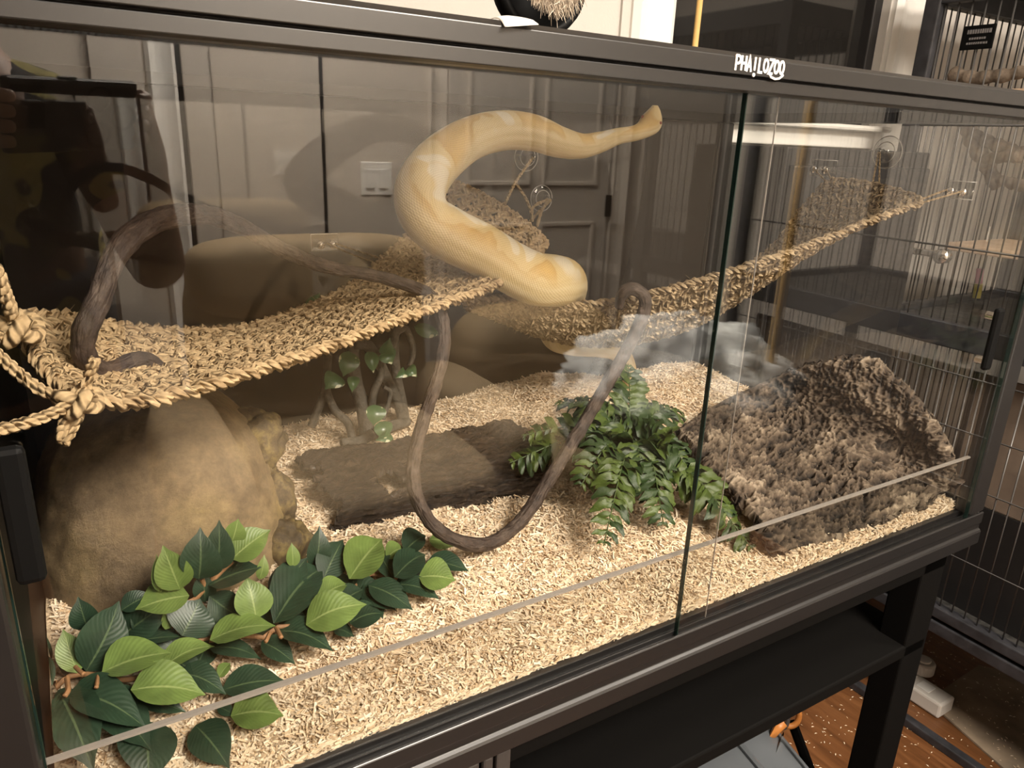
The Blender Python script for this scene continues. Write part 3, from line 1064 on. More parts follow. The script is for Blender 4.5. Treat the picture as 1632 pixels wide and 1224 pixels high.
def braid(mb, path, across, norm, a, b_, r, pitch, phase=0.0, strands=3, sides=5):
    d = np.concatenate([[0], np.cumsum(np.linalg.norm(np.diff(path, axis=0), axis=1))])
    for k in range(strands):
        ph = 2 * math.pi * d / pitch + phase + 2 * math.pi * k / strands
        jit = np.array([nz(x * 1.0, y, z, 60) for x, y, z in path]) * a * .25
        P = path + across * (a * np.sin(ph) + jit)[:, None] + norm * (b_ * np.sin(2 * ph))[:, None]
        Tk = np.gradient(P, axis=0); Tk /= np.linalg.norm(Tk, axis=1)[:, None]
        A_ = norm - Tk * (norm * Tk).sum(1)[:, None]; A_ /= np.linalg.norm(A_, axis=1)[:, None]
        B_ = np.cross(Tk, A_)
        for k2 in (0, math.pi):
            tw = 2 * math.pi * d / (pitch * .9) + k2 + k
            mb.tube(P + (A_ * np.cos(tw)[:, None] + B_ * np.sin(tw)[:, None]) * r * .52, r * .62, sides)


def resample(P, n):
    d = np.concatenate([[0], np.cumsum(np.linalg.norm(np.diff(P, axis=0), axis=1))])
    s = np.linspace(0, d[-1], n)
    return np.stack([np.interp(s, d, P[:, k]) for k in range(3)], 1)


def hammock(name, label, edges, rows, m, edge_a, row_a, pitch, loose=None):
    """edges: three pixel/depth polylines: near edge, middle, far edge (resampled to the same count)"""
    NU = 260
    cur = [resample(cat_rom([at(*p) for p in e], 400), NU) for e in edges]

    def surf(v):
        Nn, Mm, Ff = cur
        return Nn * (2 * (v - .5) * (v - 1)) + Mm * (4 * v * (1 - v)) + Ff * (2 * v * (v - .5))
    h = thing(name, label, 'hammock', cur[1][NU // 2])
    vs = np.linspace(0, 1, rows)
    paths = []
    for i, v in enumerate(vs):
        P = surf(v)
        W = surf(min(v + .02, 1.0)) - surf(max(v - .02, 0.0))
        W /= np.linalg.norm(W, axis=1)[:, None]
        T = np.gradient(P, axis=0); T /= np.linalg.norm(T, axis=1)[:, None]
        Nn = np.cross(T, W); Nn /= np.linalg.norm(Nn, axis=1)[:, None]
        paths.append((P, W, Nn))
        mb = MB()
        edge = i in (0, rows - 1)
        a = edge_a if edge else row_a
        Lp = np.linalg.norm(np.diff(P, axis=0), axis=1).sum()
        ns = int(Lp / .0036)
        Pr = resample(P, ns)
        idx = np.linspace(0, NU - 1, ns)
        Wr = np.stack([np.interp(idx, np.arange(NU), W[:, k]) for k in range(3)], 1)
        Nr = np.stack([np.interp(idx, np.arange(NU), Nn[:, k]) for k in range(3)], 1)
        braid(mb, Pr, Wr, Nr, a, a * .5, a * .62, pitch * (1.25 if edge else 1.0), i * 1.3)
        if i == 0:
            braid(mb, Pr + Wr * a * 1.9 + Nr * a * .3, Wr, Nr, a * .8, a * .45, a * .55, pitch * 1.1, .7)
        obj('edge_braid' if edge else 'braid', mb, m, h, smooth=True)
    # cross stitches between neighbouring rows
    for i in range(rows - 1):
        (P0, W0, N0), (P1, W1, N1) = paths[i], paths[i + 1]
        Lp = np.linalg.norm(np.diff(P0, axis=0), axis=1).sum()
        ncyc = int(Lp / .030)
        t = np.linspace(0, 1, ncyc * 10)
        idx = t * (NU - 1)

        def ip(Q): return np.stack([np.interp(idx, np.arange(NU), Q[:, k]) for k in range(3)], 1)
        ph = 2 * math.pi * ncyc * t
        wgt = .5 + .5 * np.sin(ph)
        Q = ip(P0) * (1 - wgt)[:, None] + ip(P1) * wgt[:, None] + ip(N0) * (.003 * np.sin(2 * ph + 1.0))[:, None]
        mb = MB()
        mb.tube(Q, row_a * .50, 5)
        ph2 = ph + 2.2
        wgt = .5 + .5 * np.sin(ph2)
        Q = ip(P0) * (1 - wgt)[:, None] + ip(P1) * wgt[:, None] + ip(N0) * (.003 * np.sin(2 * ph2) - .002)[:, None]
        mb.tube(Q, row_a * .46, 5)
        obj('cross_stitch', mb, m, h, smooth=True)
    # closing braids at both ends
    for e in (0, NU - 1):
        P = np.array([surf(v)[e] for v in np.linspace(0, 1, 70)])
        Tn = cur[1][min(e + 1, NU - 1)] - cur[1][max(e - 1, 0)]
        Tn = Tn / np.linalg.norm(Tn)
        W = np.tile(Tn, (70, 1))
        Nn = np.cross(np.gradient(P, axis=0), W); Nn /= np.linalg.norm(Nn, axis=1)[:, None]
        mb = MB()
        braid(mb, P, W, Nn, edge_a * .9, edge_a * .45, edge_a * .55, pitch)
        obj('end_braid', mb, m, h, smooth=True)
    # loose fibres
    mb = MB()
    nf = 900
    for _ in range(nf):
        i = random.randrange(rows)
        j = random.randrange(NU)
        p = paths[i][0][j] + paths[i][1][j] * random.uniform(-row_a, row_a)
        d = np.array([random.gauss(0, 1), random.gauss(0, 1), random.gauss(0, 1)])
        d = d / np.linalg.norm(d) * random.uniform(.006, .016)
        mb.tube([p, p + d * .5 + np.array([0, 0, .001]), p + d], [.00022, .0002, .0001], 3, cap=False)
    obj('loose_fibre', mb, m, h, kind='stuff')
    return h, cur, surf


h1, cur1, surf1 = hammock('rope_hammock', 'tan woven rope hammock tied at the left, in front of the snake', [
    [(128, 636, .085), (205, 640, .09), (300, 622, .10), (400, 592, .115), (500, 560, .14), (600, 522, .175), (700, 485, .225), (780, 455, .28), (835, 425, .35), (868, 385, .43)],
    [(72, 580, .15), (150, 590, .17), (250, 585, .19), (350, 572, .21), (450, 545, .24), (550, 505, .29), (640, 460, .35), (710, 410, .41), (765, 370, .45), (795, 330, .485)],
    [(36, 508, .21), (120, 512, .24), (210, 526, .28), (310, 530, .31), (400, 522, .34), (490, 492, .38), (560, 458, .42), (625, 405, .46), (680, 345, .49), (712, 290, .52)],
], 10, 'rope', .0070, .0056, .025)
h2, cur2, surf2 = hammock('rope_hammock', 'greyish woven rope hammock under the snake, hung from the right glass', [
    [(745, 478, .37), (800, 478, .355), (870, 488, .34), (950, 487, .31), (1030, 473, .275), (1110, 452, .24), (1200, 424, .20), (1290, 392, .175), (1380, 355, .150), (1465, 322, .128)],
    [(752, 490, .42), (800, 510, .41), (870, 537, .395), (950, 549, .375), (1030, 541, .345), (1110, 516, .315), (1195, 464, .285), (1265, 412, .255), (1330, 362, .235), (1395, 300, .205)],
    [(760, 470, .47), (800, 482, .47), (870, 496, .46), (950, 496, .44), (1030, 484, .42), (1110, 462, .40), (1185, 430, .37), (1240, 388, .345), (1285, 330, .315), (1322, 290, .285)],
], 10, 'rope_far', .0068, .0055, .025)


def cord(parent, pts, r=.0016, n=24, m='twine', name='tie_cord', wob=.0):
    mb = MB()
    P = cat_rom(pts, n) if len(pts) > 2 else np.linspace(pts[0], pts[1], n)
    # two plies twisted round each other
    T = np.gradient(P, axis=0); T /= np.linalg.norm(T, axis=1)[:, None]
    up = np.array([.3, .2, 1.0])
    A_ = up - T * (T @ up)[:, None]; A_ /= np.linalg.norm(A_, axis=1)[:, None]
    B_ = np.cross(T, A_)
    L = np.concatenate([[0], np.cumsum(np.linalg.norm(np.diff(P, axis=0), axis=1))])
    for k in (0, math.pi):
        ph = L / .012 * 2 * math.pi + k
        mb.tube(P + (A_ * np.cos(ph)[:, None] + B_ * np.sin(ph)[:, None]) * r * .55, r * .8, 5)
    return obj(name, mb, m, parent, smooth=True)


def knot(parent, c_, r=.006, m='twine'):
    mb = MB()
    t = np.linspace(0, 2 * math.pi, 60)
    P = np.stack([(np.sin(t) + 2 * np.sin(2 * t)), (np.cos(t) - 2 * np.cos(2 * t)), -np.sin(3 * t) * 1.4], 1) * r * .4 + c_
    mb.tube(P, r * .42, 6)
    return obj('knot', mb, m, parent, smooth=True)


k1_ = at(125, 640, .07)
k2_ = at(25, 525, .15)
knot(h1, k1_, .011)
knot(h1, k2_, .013)
wl = -.002
cord(h1, [k1_, at(60, 668, .055), np.array([wl, .05, at(0, 688, .05)[2]])], .0036, 40)
cord(h1, [k1_, at(60, 618, .09), at(-10, 560, .10)], .0036, 40)
cord(h1, [k2_, at(12, 480, .13), at(-8, 425, .12)], .0040, 40)
cord(h1, [k2_, at(2, 535, .14), at(-20, 530, .13)], .0034, 30)
cord(h1, [k1_, at(140, 605, .075), at(150, 572, .07)], .0034, 24, name='cord_end')
cord(h1, [k1_, at(120, 670, .068), at(100, 706, .066)], .0036, 24, name='cord_end')
cord(h1, [k1_, at(105, 670, .066), at(97, 700, .064)], .0036, 24, name='cord_end')

# ---- suction cups and adhesive hooks


def suction(label, c_, ax, r):
    ax = np.asarray(ax, float)
    s = thing('suction_cup', label, 'suction cup', c_)
    o1 = obj('cup', MB().lathe([(r, .0005), (r, .0018), (r * .86, .003), (r * .6, .006), (r * .34, .011), (r * .3, .014), (0, .014)], c_, ax, 40), 'clear', s, smooth=True)
    ring = MB()
    t = np.linspace(0, 2 * math.pi, 41)
    u = np.cross(ax, [0, 0, 1.0]); u /= np.linalg.norm(u); w_ = np.cross(ax, u)
    for rr, hh in ((r * .98, .0018), (r * .62, .0062)):
        ring.tube([np.asarray(c_) + ax * hh + rr * (math.cos(a) * u + math.sin(a) * w_) for a in t], .0007, 5, cap=False)
    obj('rim', ring, 'cuprim', s, smooth=True)
    obj('knob', MB().lathe([(0, .014), (r * .20, .014), (r * .16, .018), (r * .24, .024), (r * .2, .028), (0, .029)], c_, ax, 20), 'clear', s, smooth=True)
    return s


def hook(label, c_, ax, wd, ht, roll=0.0):
    ax = np.asarray(ax, float)
    side = np.cross([0, 0, 1.0], ax); side /= np.linalg.norm(side)
    up = np.cross(ax, side)
    s = thing('adhesive_hook', label, 'hook', c_)
    c_ = np.asarray(c_, float)

    def bx(u0, u1, v0, v1, d0, d1):
        v = [c_ + side * u + up * v_ + ax * d for d in (d0, d1) for v_ in (v0, v1) for u in (u0, u1)]
        return MB().add(v, [(0, 2, 3, 1), (4, 5, 7, 6), (0, 1, 5, 4), (1, 3, 7, 5), (3, 2, 6, 7), (2, 0, 4, 6)])
    obj('plate', bx(-wd / 2, wd / 2, -ht / 2, ht / 2, .0003, .002), 'clear', s, bevel=.002)
    bd = MB()
    cor = [(-wd / 2, -ht / 2), (wd / 2, -ht / 2), (wd / 2, ht / 2), (-wd / 2, ht / 2), (-wd / 2, -ht / 2)]
    bd.tube([c_ + side * a + up * b__ + ax * .0012 for a, b__ in cor], .0007, 5)
    obj('plate_rim', bd, 'cuprim', s, smooth=True)
    for u in (-wd * .22, wd * .22):
        p = c_ + side * u - up * ht * .1
        obj('hook_peg', MB().lathe([(0, .002), (.0042, .002), (.0042, .010), (.0060, .011), (.0060, .0135), (0, .0145)], p, ax, 18), 'chrome', s, smooth=True)
    return s


YW = .577
cu1 = at(838, 250, YW); cu2 = at(862, 316, YW)
suction('clear suction cup on the back panel just under the arched snake', cu1, (0, -1, 0), .023)
suction('clear suction cup on the back panel by the far corner of the tan hammock', cu2, (0, -1, 0), .022)
cu3 = atx(1415, 243, WX + .0075)
suction('large clear suction cup on the right glass above the greyish hammock', cu3, (-1, 0, 0), .0245)
hk1 = at(517, 386, YW)
hook('clear adhesive hook with two chrome pegs on the back panel left of the snake', hk1, (0, -1, 0), .040, .024)
hk2 = atx(1313, 268, WX + .0075)
hook('clear adhesive hook with two pegs on the right glass left of the large suction cup', hk2, (-1, 0, 0), .050, .026)
hk3 = atx(1531, 303, WX + .0075)
hook('clear adhesive hook with two pegs on the right glass nearest the front door', hk3, (-1, 0, 0), .040, .024)
AXN = np.array([0, -1, 0.0])
e1 = surf1(.35)[-1]
cord(h1, [cu1 + AXN * .022, at(822, 290, .54), at(805, 325, .515)], .0022, 30)
cord(h1, [at(822, 292, .54), at(840, 320, .53), at(848, 345, .50)], .0022, 24)
cord(h1, [cu2 + AXN * .022, at(862, 340, .53), at(856, 360, .47)], .0024, 24)
cord(h1, [cu2 + AXN * .022, at(850, 330, .54), at(848, 352, .48)], .0024, 24)
cord(h1, [hk1 + AXN * .012, at(560, 405, .54), at(616, 425, .455)], .0011, 20)
cord(h1, [hk1 + AXN * .012 + np.array([.01, 0, 0]), at(570, 400, .54), at(625, 418, .455)], .0011, 20)
AXR = np.array([-1, 0, 0.0])
r_far, r_mid, r_near = cur2[2][-1], cur2[1][-1], cur2[0][-1]
for dy in (-.006, .006):
    cord(h2, [cu3 + AXR * .022 + np.array([0, dy * .2, 0]), r_mid + np.array([0, dy, 0])], .0013, 16)
    cord(h2, [hk2 + AXR * .012 + np.array([0, dy * 2, 0]), r_far + np.array([0, dy, 0])], .0013, 16)
    cord(h2, [hk3 + AXR * .012 + np.array([0, dy * 2, 0]), r_near + np.array([0, dy, 0])], .0013, 16)
cord(h2, [cur2[0][0], at(760, 440, .50), cu2 + AXN * .03], .0022, 24)

# ================================================================== VINE
vn = [(262, 588, .20), (225, 572, .185), (170, 592, .17), (137, 572, .155), (135, 530, .145), (158, 475, .15), (175, 425, .16), (205, 380, .175), (262, 347, .195),
      (330, 343, .22), (385, 362, .24), (450, 398, .26), (520, 425, .28), (600, 440, .29), (660, 458, .285), (693, 480, .275), (706, 515, .255), (707, 560, .24),
      (695, 610, .225), (675, 670, .21), (660, 730, .195), (662, 785, .18), (688, 835, .165), (730, 862, .155), (780, 866, .155), (828, 832, .17), (868, 775, .19), (915, 700, .21),
      (960, 625, .23), (1000, 555, .245), (1024, 505, .25), (1027, 475, .252), (1010, 460, .258), (992, 468, .268), (986, 490, .275)]
vr = [.006, .0085, .0105, .0115, .0115, .0115, .0115, .012, .0118, .0112, .0105, .0098, .0092, .009, .0095, .0098, .0095, .0092, .0092, .0094, .0096, .0098, .0098, .0098,
      .0099, .0104, .0108, .011, .0112, .0115, .0112, .011, .0108, .010, .008]
VP = np.array([np.concatenate([at(*p), [r * .80]]) for p, r in zip(vn, vr)])
VC = cat_rom(VP, 520)
vb = MB()
rr = VC[:, 3] * (1 + .10 * np.array([nz(x, y, z, 45) for x, y, z in VC[:, :3]]))
vb.tube(VC[:, :3], rr, 16)
v_ = vb.v[0]
dsp = np.array([fbm(x, y, z, 95, 3) for x, y, z in v_])
cen = np.repeat(VC[:, :3], 17, axis=0)
dirn = (v_ - cen) / (np.linalg.norm(v_ - cen, axis=1)[:, None] + 1e-9)
vb.v[0] = v_ + dirn * (dsp * .0011)[:, None]
vine = obj('bendable_vine', vb, 'vine', smooth=True, label='brown bendable jungle vine looping down from the tan hammock', cat='vine')
for p, d in (((165, 470, .15), (-8, -26)), ((192, 408, .165), (-16, -10)), ((270, 352, .195), (0, -14))):
    q0 = at(*p); q1 = at(p[0] + d[0], p[1] + d[1], p[2])
    obj('twig_stub', MB().tube([q0, (q0 + q1) / 2, q1], [.006, .005, .0035], 8), 'vine', vine, smooth=True)

# ================================================================== ROCK HIDE
hide = thing('rock_hide', 'large smooth brown resin boulder hide behind the green leaves', 'reptile hide', (.118, .36, .88))
U, Vv = np.meshgrid(np.linspace(0, 2 * math.pi, 97), np.linspace(0, 1, 48), indexing='ij')


def sgnpow(c, e): return np.sign(c) * np.abs(c) ** e


phi = Vv * math.pi / 2
rx, ry, rz = .132, .155, .205
X_ = .120 + rx * sgnpow(np.cos(U), .85) * np.cos(phi) ** .72
Y_ = .360 + ry * sgnpow(np.sin(U), .85) * np.cos(phi) ** .72
Z_ = .872 + rz * np.sin(phi) ** .86
P = np.stack([X_, Y_, Z_], -1)
dome = MB()
for i in range(P.shape[0]):
    for j in range(P.shape[1]):
        x, y, z = P[i, j]
        k = .006 * fbm(x, y, z, 12, 4) + .0018 * fbm(x, y, z, 70, 3)
        P[i, j] += k * np.array([math.cos(U[i, j]) * math.cos(phi[i, j]), math.sin(U[i, j]) * math.cos(phi[i, j]), math.sin(phi[i, j])])
dome.grid(P)
obj('boulder', dome, 'rock', hide, smooth=True)


def blob(c_, r3, amp=.012, fs=26, seed=0.0, nu=40, nv=24):
    u, v = np.meshgrid(np.linspace(0, 2 * math.pi, nu + 1), np.linspace(-math.pi / 2, math.pi / 2, nv), indexing='ij')
    P = np.stack([np.cos(u) * np.cos(v), np.sin(u) * np.cos(v), np.sin(v)], -1)
    out = np.zeros_like(P)
    for i in range(P.shape[0]):
        ii = i if i < nu else 0
        for j in range(P.shape[1]):
            d = P[ii, j]
            p = d * r3 + c_
            k = 1 + amp / np.mean(r3) * (fbm(p[0] + seed, p[1], p[2], fs, 4) + .5 * fbm(p[0] + seed, p[1], p[2], fs * 3, 3))
            out[i, j] = np.asarray(c_) + d * r3 * k
    return MB().grid(out)


for p, r3, s in (((406, 700, .34), (.036, .04, .034), 0), ((398, 765, .33), (.030, .04, .040), 3.1), ((432, 800, .31), (.026, .034, .044), 5.2), ((455, 868, .27), (.030, .034, .038), 7.7),
                 ((385, 715, .37), (.03, .04, .03), 9.2)):
    obj('rock_lump', blob(at(*p), np.array(r3), .010, 30, s), 'lump', hide, smooth=True)

# ================================================================== HALF LOG
logo_ = MB()
LA, LB = np.array([.300, .375, 0]), np.array([.606, .352, 0])
ax = LB - LA; Ll = np.linalg.norm(ax[:2]); ax = ax / Ll
sd = np.array([-ax[1], ax[0], 0])
nu, nv = 190, 130
Pg = np.zeros((nu, nv, 3)); UVg = np.zeros((nu, nv, 2))
for i in range(nu):
    for j in range(nv):
        t = j / (nv - 1)
        a = math.pi * (1 - t)            # 0 back .. front
        s = i / (nu - 1)
        e0 = .016 * fbm(t * 3.1, 1.7, .3, 2.2, 4) + .012 * math.sin(t * 9)
        e1 = .012 * fbm(t * 3.7, 7.7, .9, 2.2, 4)
        sl_ = e0 * (1 - s) + Ll * s + e1 * s
        c_ = LA + ax * sl_
        x_, y_ = math.cos(a), math.sin(a)
        w_ = .092 + .01 * fbm(s * 2, 3.3, .1, 2, 3)
        hh = .066 + .008 * fbm(s * 3, 9.3, .1, 2, 3)
        p = c_ - sd * (w_ * x_) * -1.0
        z = .878 + hh * abs(y_) ** .62
        rid = .0075 * (1 - 2 * abs(fbm(s * 7, t * 30, 2.2, 1.0, 5))) + .0045 * fbm(s * 16, t * 24, 5.2, 1.0, 4)
        Pg[i, j] = np.array([p[0], p[1], z]) + np.array([0, 0, rid * y_]) - sd * rid * x_ * -1.0
        UVg[i, j] = (s * .9, t * .5)
# j=0 is at the back edge? put the front at large t: check sign so that t=1 faces the camera
if Pg[nu // 2, 0, 1] < Pg[nu // 2, -1, 1]:
    Pg = Pg[:, ::-1]
idx = np.arange(nu * nv).reshape(nu, nv)
faces = []
for i in range(nu - 1):
    for j in range(nv - 1):
        s, t = (i + .5) / (nu - 1), (j + .5) / (nv - 1)
        hx, ht = (s - .27) / .10, (t - .74) / .10
        r2 = hx * hx + ht * ht + .55 * fbm(s * 8, t * 8, 0, 1.6, 3)
        nx_, nt_ = (s - .0) / .09, (t - .55) / .045
        r3 = nx_ * nx_ + nt_ * nt_ + .4 * fbm(s * 9, t * 9, 3, 1.4, 3)
        if r2 < .8 or r3 < .7:
            continue
        faces.append((idx[i, j], idx[i, j + 1], idx[i + 1, j + 1], idx[i + 1, j]))
logo_.add(Pg.reshape(-1, 3), faces, UVg.reshape(-1, 2))
lg = obj('log_hide', logo_, 'log', smooth=True, label='dark brown half-log bark hide with a hole, behind the low vine loop', cat='reptile hide')
md = lg.modifiers.new('thick', 'SOLIDIFY'); md.thickness = .009; md.offset = -1

# ================================================================== CORK BARK ARCH
ctl = [
    [(1082, 684, .295), (1150, 640, .335), (1225, 606, .315), (1300, 580, .275), (1362, 570, .225), (1405, 578, .185)],
    [(1112, 716, .222), (1190, 680, .265), (1275, 642, .25), (1350, 612, .22), (1418, 604, .185), (1455, 622, .150)],
    [(1152, 760, .148), (1235, 722, .19), (1320, 686, .175), (1395, 660, .150), (1455, 652, .125), (1494, 672, .098)],
    [(1197, 810, .078), (1280, 772, .115), (1365, 740, .105), (1435, 712, .092), (1488, 702, .077), (1518, 716, .058)],
    [(1230, 852, .030), (1310, 820, .048), (1395, 790, .045), (1460, 765, .042), (1508, 748, .036), (1530, 748, .026)],
    [(1244, 880, .018), (1325, 856, .014), (1405, 824, .012), (1470, 796, .010), (1515, 778, .008), (1535, 770, .006)]]
CT = np.array([[at(*p) for p in row] for row in ctl])
for i_, row in enumerate(ctl):
    for j_, p_ in enumerate(row):
        if CT[i_, j_, 0] > 1.148 or j_ == 5:
            CT[i_, j_] = atx(p_[0], p_[1], 1.150 - .02 * (5 - j_))
CT[..., 1] = np.maximum(CT[..., 1], .009)
CT[..., 2] = np.maximum(CT[..., 2], .862)
nu, nv = 230, 250
rows_ = np.array([cat_rom(r, nv) for r in CT])
surfB = np.array([cat_rom(rows_[:, j], nu) for j in range(nv)]).transpose(1, 0, 2)
du = np.gradient(surfB, axis=0); dv = np.gradient(surfB, axis=1)
nr = np.cross(du, dv); nr /= np.linalg.norm(nr, axis=2)[..., None] + 1e-9
nr *= np.sign(nr[..., 2:3].mean())
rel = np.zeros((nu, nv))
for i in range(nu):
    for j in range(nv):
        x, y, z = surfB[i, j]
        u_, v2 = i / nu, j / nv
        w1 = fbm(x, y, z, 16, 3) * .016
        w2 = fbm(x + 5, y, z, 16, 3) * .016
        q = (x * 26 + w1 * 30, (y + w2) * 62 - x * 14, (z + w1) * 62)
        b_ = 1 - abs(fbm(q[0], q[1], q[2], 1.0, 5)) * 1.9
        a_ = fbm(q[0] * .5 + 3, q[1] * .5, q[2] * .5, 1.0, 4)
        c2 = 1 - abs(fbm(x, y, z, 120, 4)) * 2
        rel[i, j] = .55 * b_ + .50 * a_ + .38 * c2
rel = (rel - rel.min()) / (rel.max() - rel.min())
edge = np.ones((nu, nv))
for k in range(6):
    edge[k] *= k / 6; edge[-1 - k] *= k / 6; edge[:, -1 - k] *= k / 6; edge[:, k] *= max(.3, k / 6)
SB = surfB + nr * ((rel - .55) * .030 * np.clip(edge, .25, 1))[..., None]
SB[..., 0] = np.minimum(SB[..., 0], WX + .002)
SB[..., 1] = np.maximum(SB[..., 1], .006)
bk = MB().grid(SB)
under = SB.copy() - nr * .016
bk2 = MB().grid(SB)
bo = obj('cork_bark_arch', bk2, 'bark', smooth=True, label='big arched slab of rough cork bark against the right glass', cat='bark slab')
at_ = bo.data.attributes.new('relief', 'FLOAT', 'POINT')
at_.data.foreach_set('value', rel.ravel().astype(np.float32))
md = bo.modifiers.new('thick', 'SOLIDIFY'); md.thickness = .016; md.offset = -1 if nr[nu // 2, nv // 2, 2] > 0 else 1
me = bo.data
if me.polygons[len(me.polygons) // 2].normal.z < 0:
    me.flip_normals()
md.offset = -1

# ================================================================== FICUS GARLAND (leaves)
S3 = 3.0
LV = [  # base x,y, tip x,y (thirds of a pixel from (0,816)), width, light?, height
    (370, 770, 300, 560, 130, 1, 3), (410, 760, 575, 430, 220, 0, 3), (488, 765, 815, 665, 170, 1, 5), (625, 850, 985, 862, 180, 1, 4.5), (760, 760, 1025, 628, 100, 1, 4.2),
    (570, 600, 820, 420, 150, 0, 3), (560, 650, 872, 588, 95, 0, 2.6), (870, 592, 960, 415, 205, 0, 2.8), (860, 370, 780, 165, 165, 1, 4), (905, 400, 645, 462, 125, 1, 4.6), (760, 380, 750, 205, 60, 1, 3.2),
    (950, 320, 960, 82, 175, 0, 4.2), (1040, 280, 1050, 42, 125, 0, 3.2), (1110, 140, 1140, 33, 90, 1, 2.4), (1108, 225, 1292, 82, 135, 1, 4.6), (1000, 350, 1250, 258, 130, 0, 2.8), (1000, 400, 1150, 505, 150, 0, 2),
    (1225, 512, 1180, 308, 165, 1, 4), (1003, 612, 1318, 533, 140, 1, 5), (1300, 430, 1470, 215, 145, 0, 3), (1308, 532, 1548, 248, 185, 0, 3.8), (1500, 272, 1532, 68, 95, 0, 3), (1545, 322, 1640, 128, 135, 0, 3.2),
    (1400, 262, 1395, 148, 62, 1, 2.4), (1463, 540, 1750, 430, 150, 1, 4.6), (1520, 430, 1665, 338, 85, 1, 3.4), (1330, 568, 1594, 652, 130, 0, 3), (1250, 620, 1412, 722, 105, 0, 2.4), (1000, 650, 1252, 692, 85, 0, 2),
    (860, 770, 1082, 862, 135, 0, 2.6), (1060, 852, 1368, 800, 115, 0, 2), (1103, 975, 1357, 965, 172, 1, 1.2), (935, 1020, 1097, 1218, 190, 0, 1.0), (285, 868, 445, 1228, 265, 0, 3.4), (330, 868, 705, 1020, 205, 0, 4.0),
    (480, 860, 722, 1132, 225, 0, 3.0), (700, 1000, 712, 1295, 250, 0, 2.0), (250, 830, 108, 690, 150, 0, 3), (212, 850, 190, 1132, 95, 0, 2.6), (220, 720, 195, 558, 72, 0, 2), (650, 900, 893, 952, 95, 0, 2.2),
    (580, 470, 732, 388, 75, 0, 1.8), (790, 562, 826, 430, 60, 1, 3.4), (1045, 792, 1102, 718, 52, 1, 1.6), (1040, 930, 1122, 972, 62, 0, 1.0), (1240, 322, 1266, 205, 52, 1, 2.0),
    (1670, 320, 1828, 122, 170, 1, 4.4), (1672, 232, 1754, 152, 75, 1, 2.4), (1846, 222, 1934, 168, 75, 1, 2.4), (1930, 192, 2036, 108, 105, 0, 2.6), (1886, 312, 2036, 193, 135, 0, 3.2), (2040, 240, 2244, 278, 82, 0, 2),
    (2002, 310, 2180, 322, 122, 1, 3), (2052, 130, 2170, 162, 72, 1, 1.6), (1900, 345, 2104, 408, 82, 0, 2), (1762, 350, 1976, 462, 110, 0, 2.6), (1640, 430, 1736, 368, 85, 0, 2.4), (1672, 532, 1836, 478, 115, 0, 2),
    (1595, 560, 1694, 592, 66, 0, 1.2), (1724, 390, 1894, 462, 92, 0, 1.8),
    (420, 700, 560, 560, 150, 0, 1.5), (700, 560, 560, 700, 150, 0, 1.4), (1150, 600, 1000, 520, 130, 0, 1.4), (800, 690, 960, 800, 140, 0, 1.4), (1560, 330, 1660, 470, 120, 0, 1.6)]
for _ in range(26):
    bx_, by_ = random.choice([(330, 800), (520, 780), (420, 560), (700, 560), (980, 430), (1010, 600), (1200, 560), (1320, 560), (1500, 480), (1650, 420), (1760, 330), (1880, 320), (250, 880), (450, 900), (640, 640)])
    a_ = random.uniform(0, 6.28); l_ = random.uniform(150, 230)
    LV.append((bx_, by_, bx_ + l_ * math.cos(a_), by_ + l_ * .8 * math.sin(a_), random.uniform(90, 130), 0, random.uniform(.4, 1.4)))
plant = thing('ficus_garland', 'artificial ficus branch with light and dark green leaves lying in front', 'artificial plant', atz(270, 1080, .875))


def leaf_mesh(bp_, tp_, wv, fold, arch, nrm, ns=11, nt=7, tw=0.0):
    s = np.linspace(0, 1, ns)
    t = np.linspace(-1, 1, nt)
    hw = np.sin(np.pi * np.clip(s, 0, 1) ** .78) ** .82
    tail = np.clip((1 - s) / .22, 0, 1)
    hw = hw * (.25 + .75 * tail ** .9)
    hw[-1] = 0.01
    hw[0] = 0.02
    P = np.zeros((ns, nt, 3))
    for i in range(ns):
        for j in range(nt):
            P[i, j] = bp_ + (tp_ - bp_) * s[i] + wv * (t[j] * hw[i]) + nrm * (arch * math.sin(math.pi * s[i]) + fold * abs(t[j]) * hw[i] - arch * .6 * s[i] ** 3 + tw * t[j] * hw[i] * math.sin(3 * s[i]))
    uv = np.stack([np.repeat(s, nt), np.tile(t, ns)], 1)
    mb = MB()
    mb.grid(P, uv)
    return mb


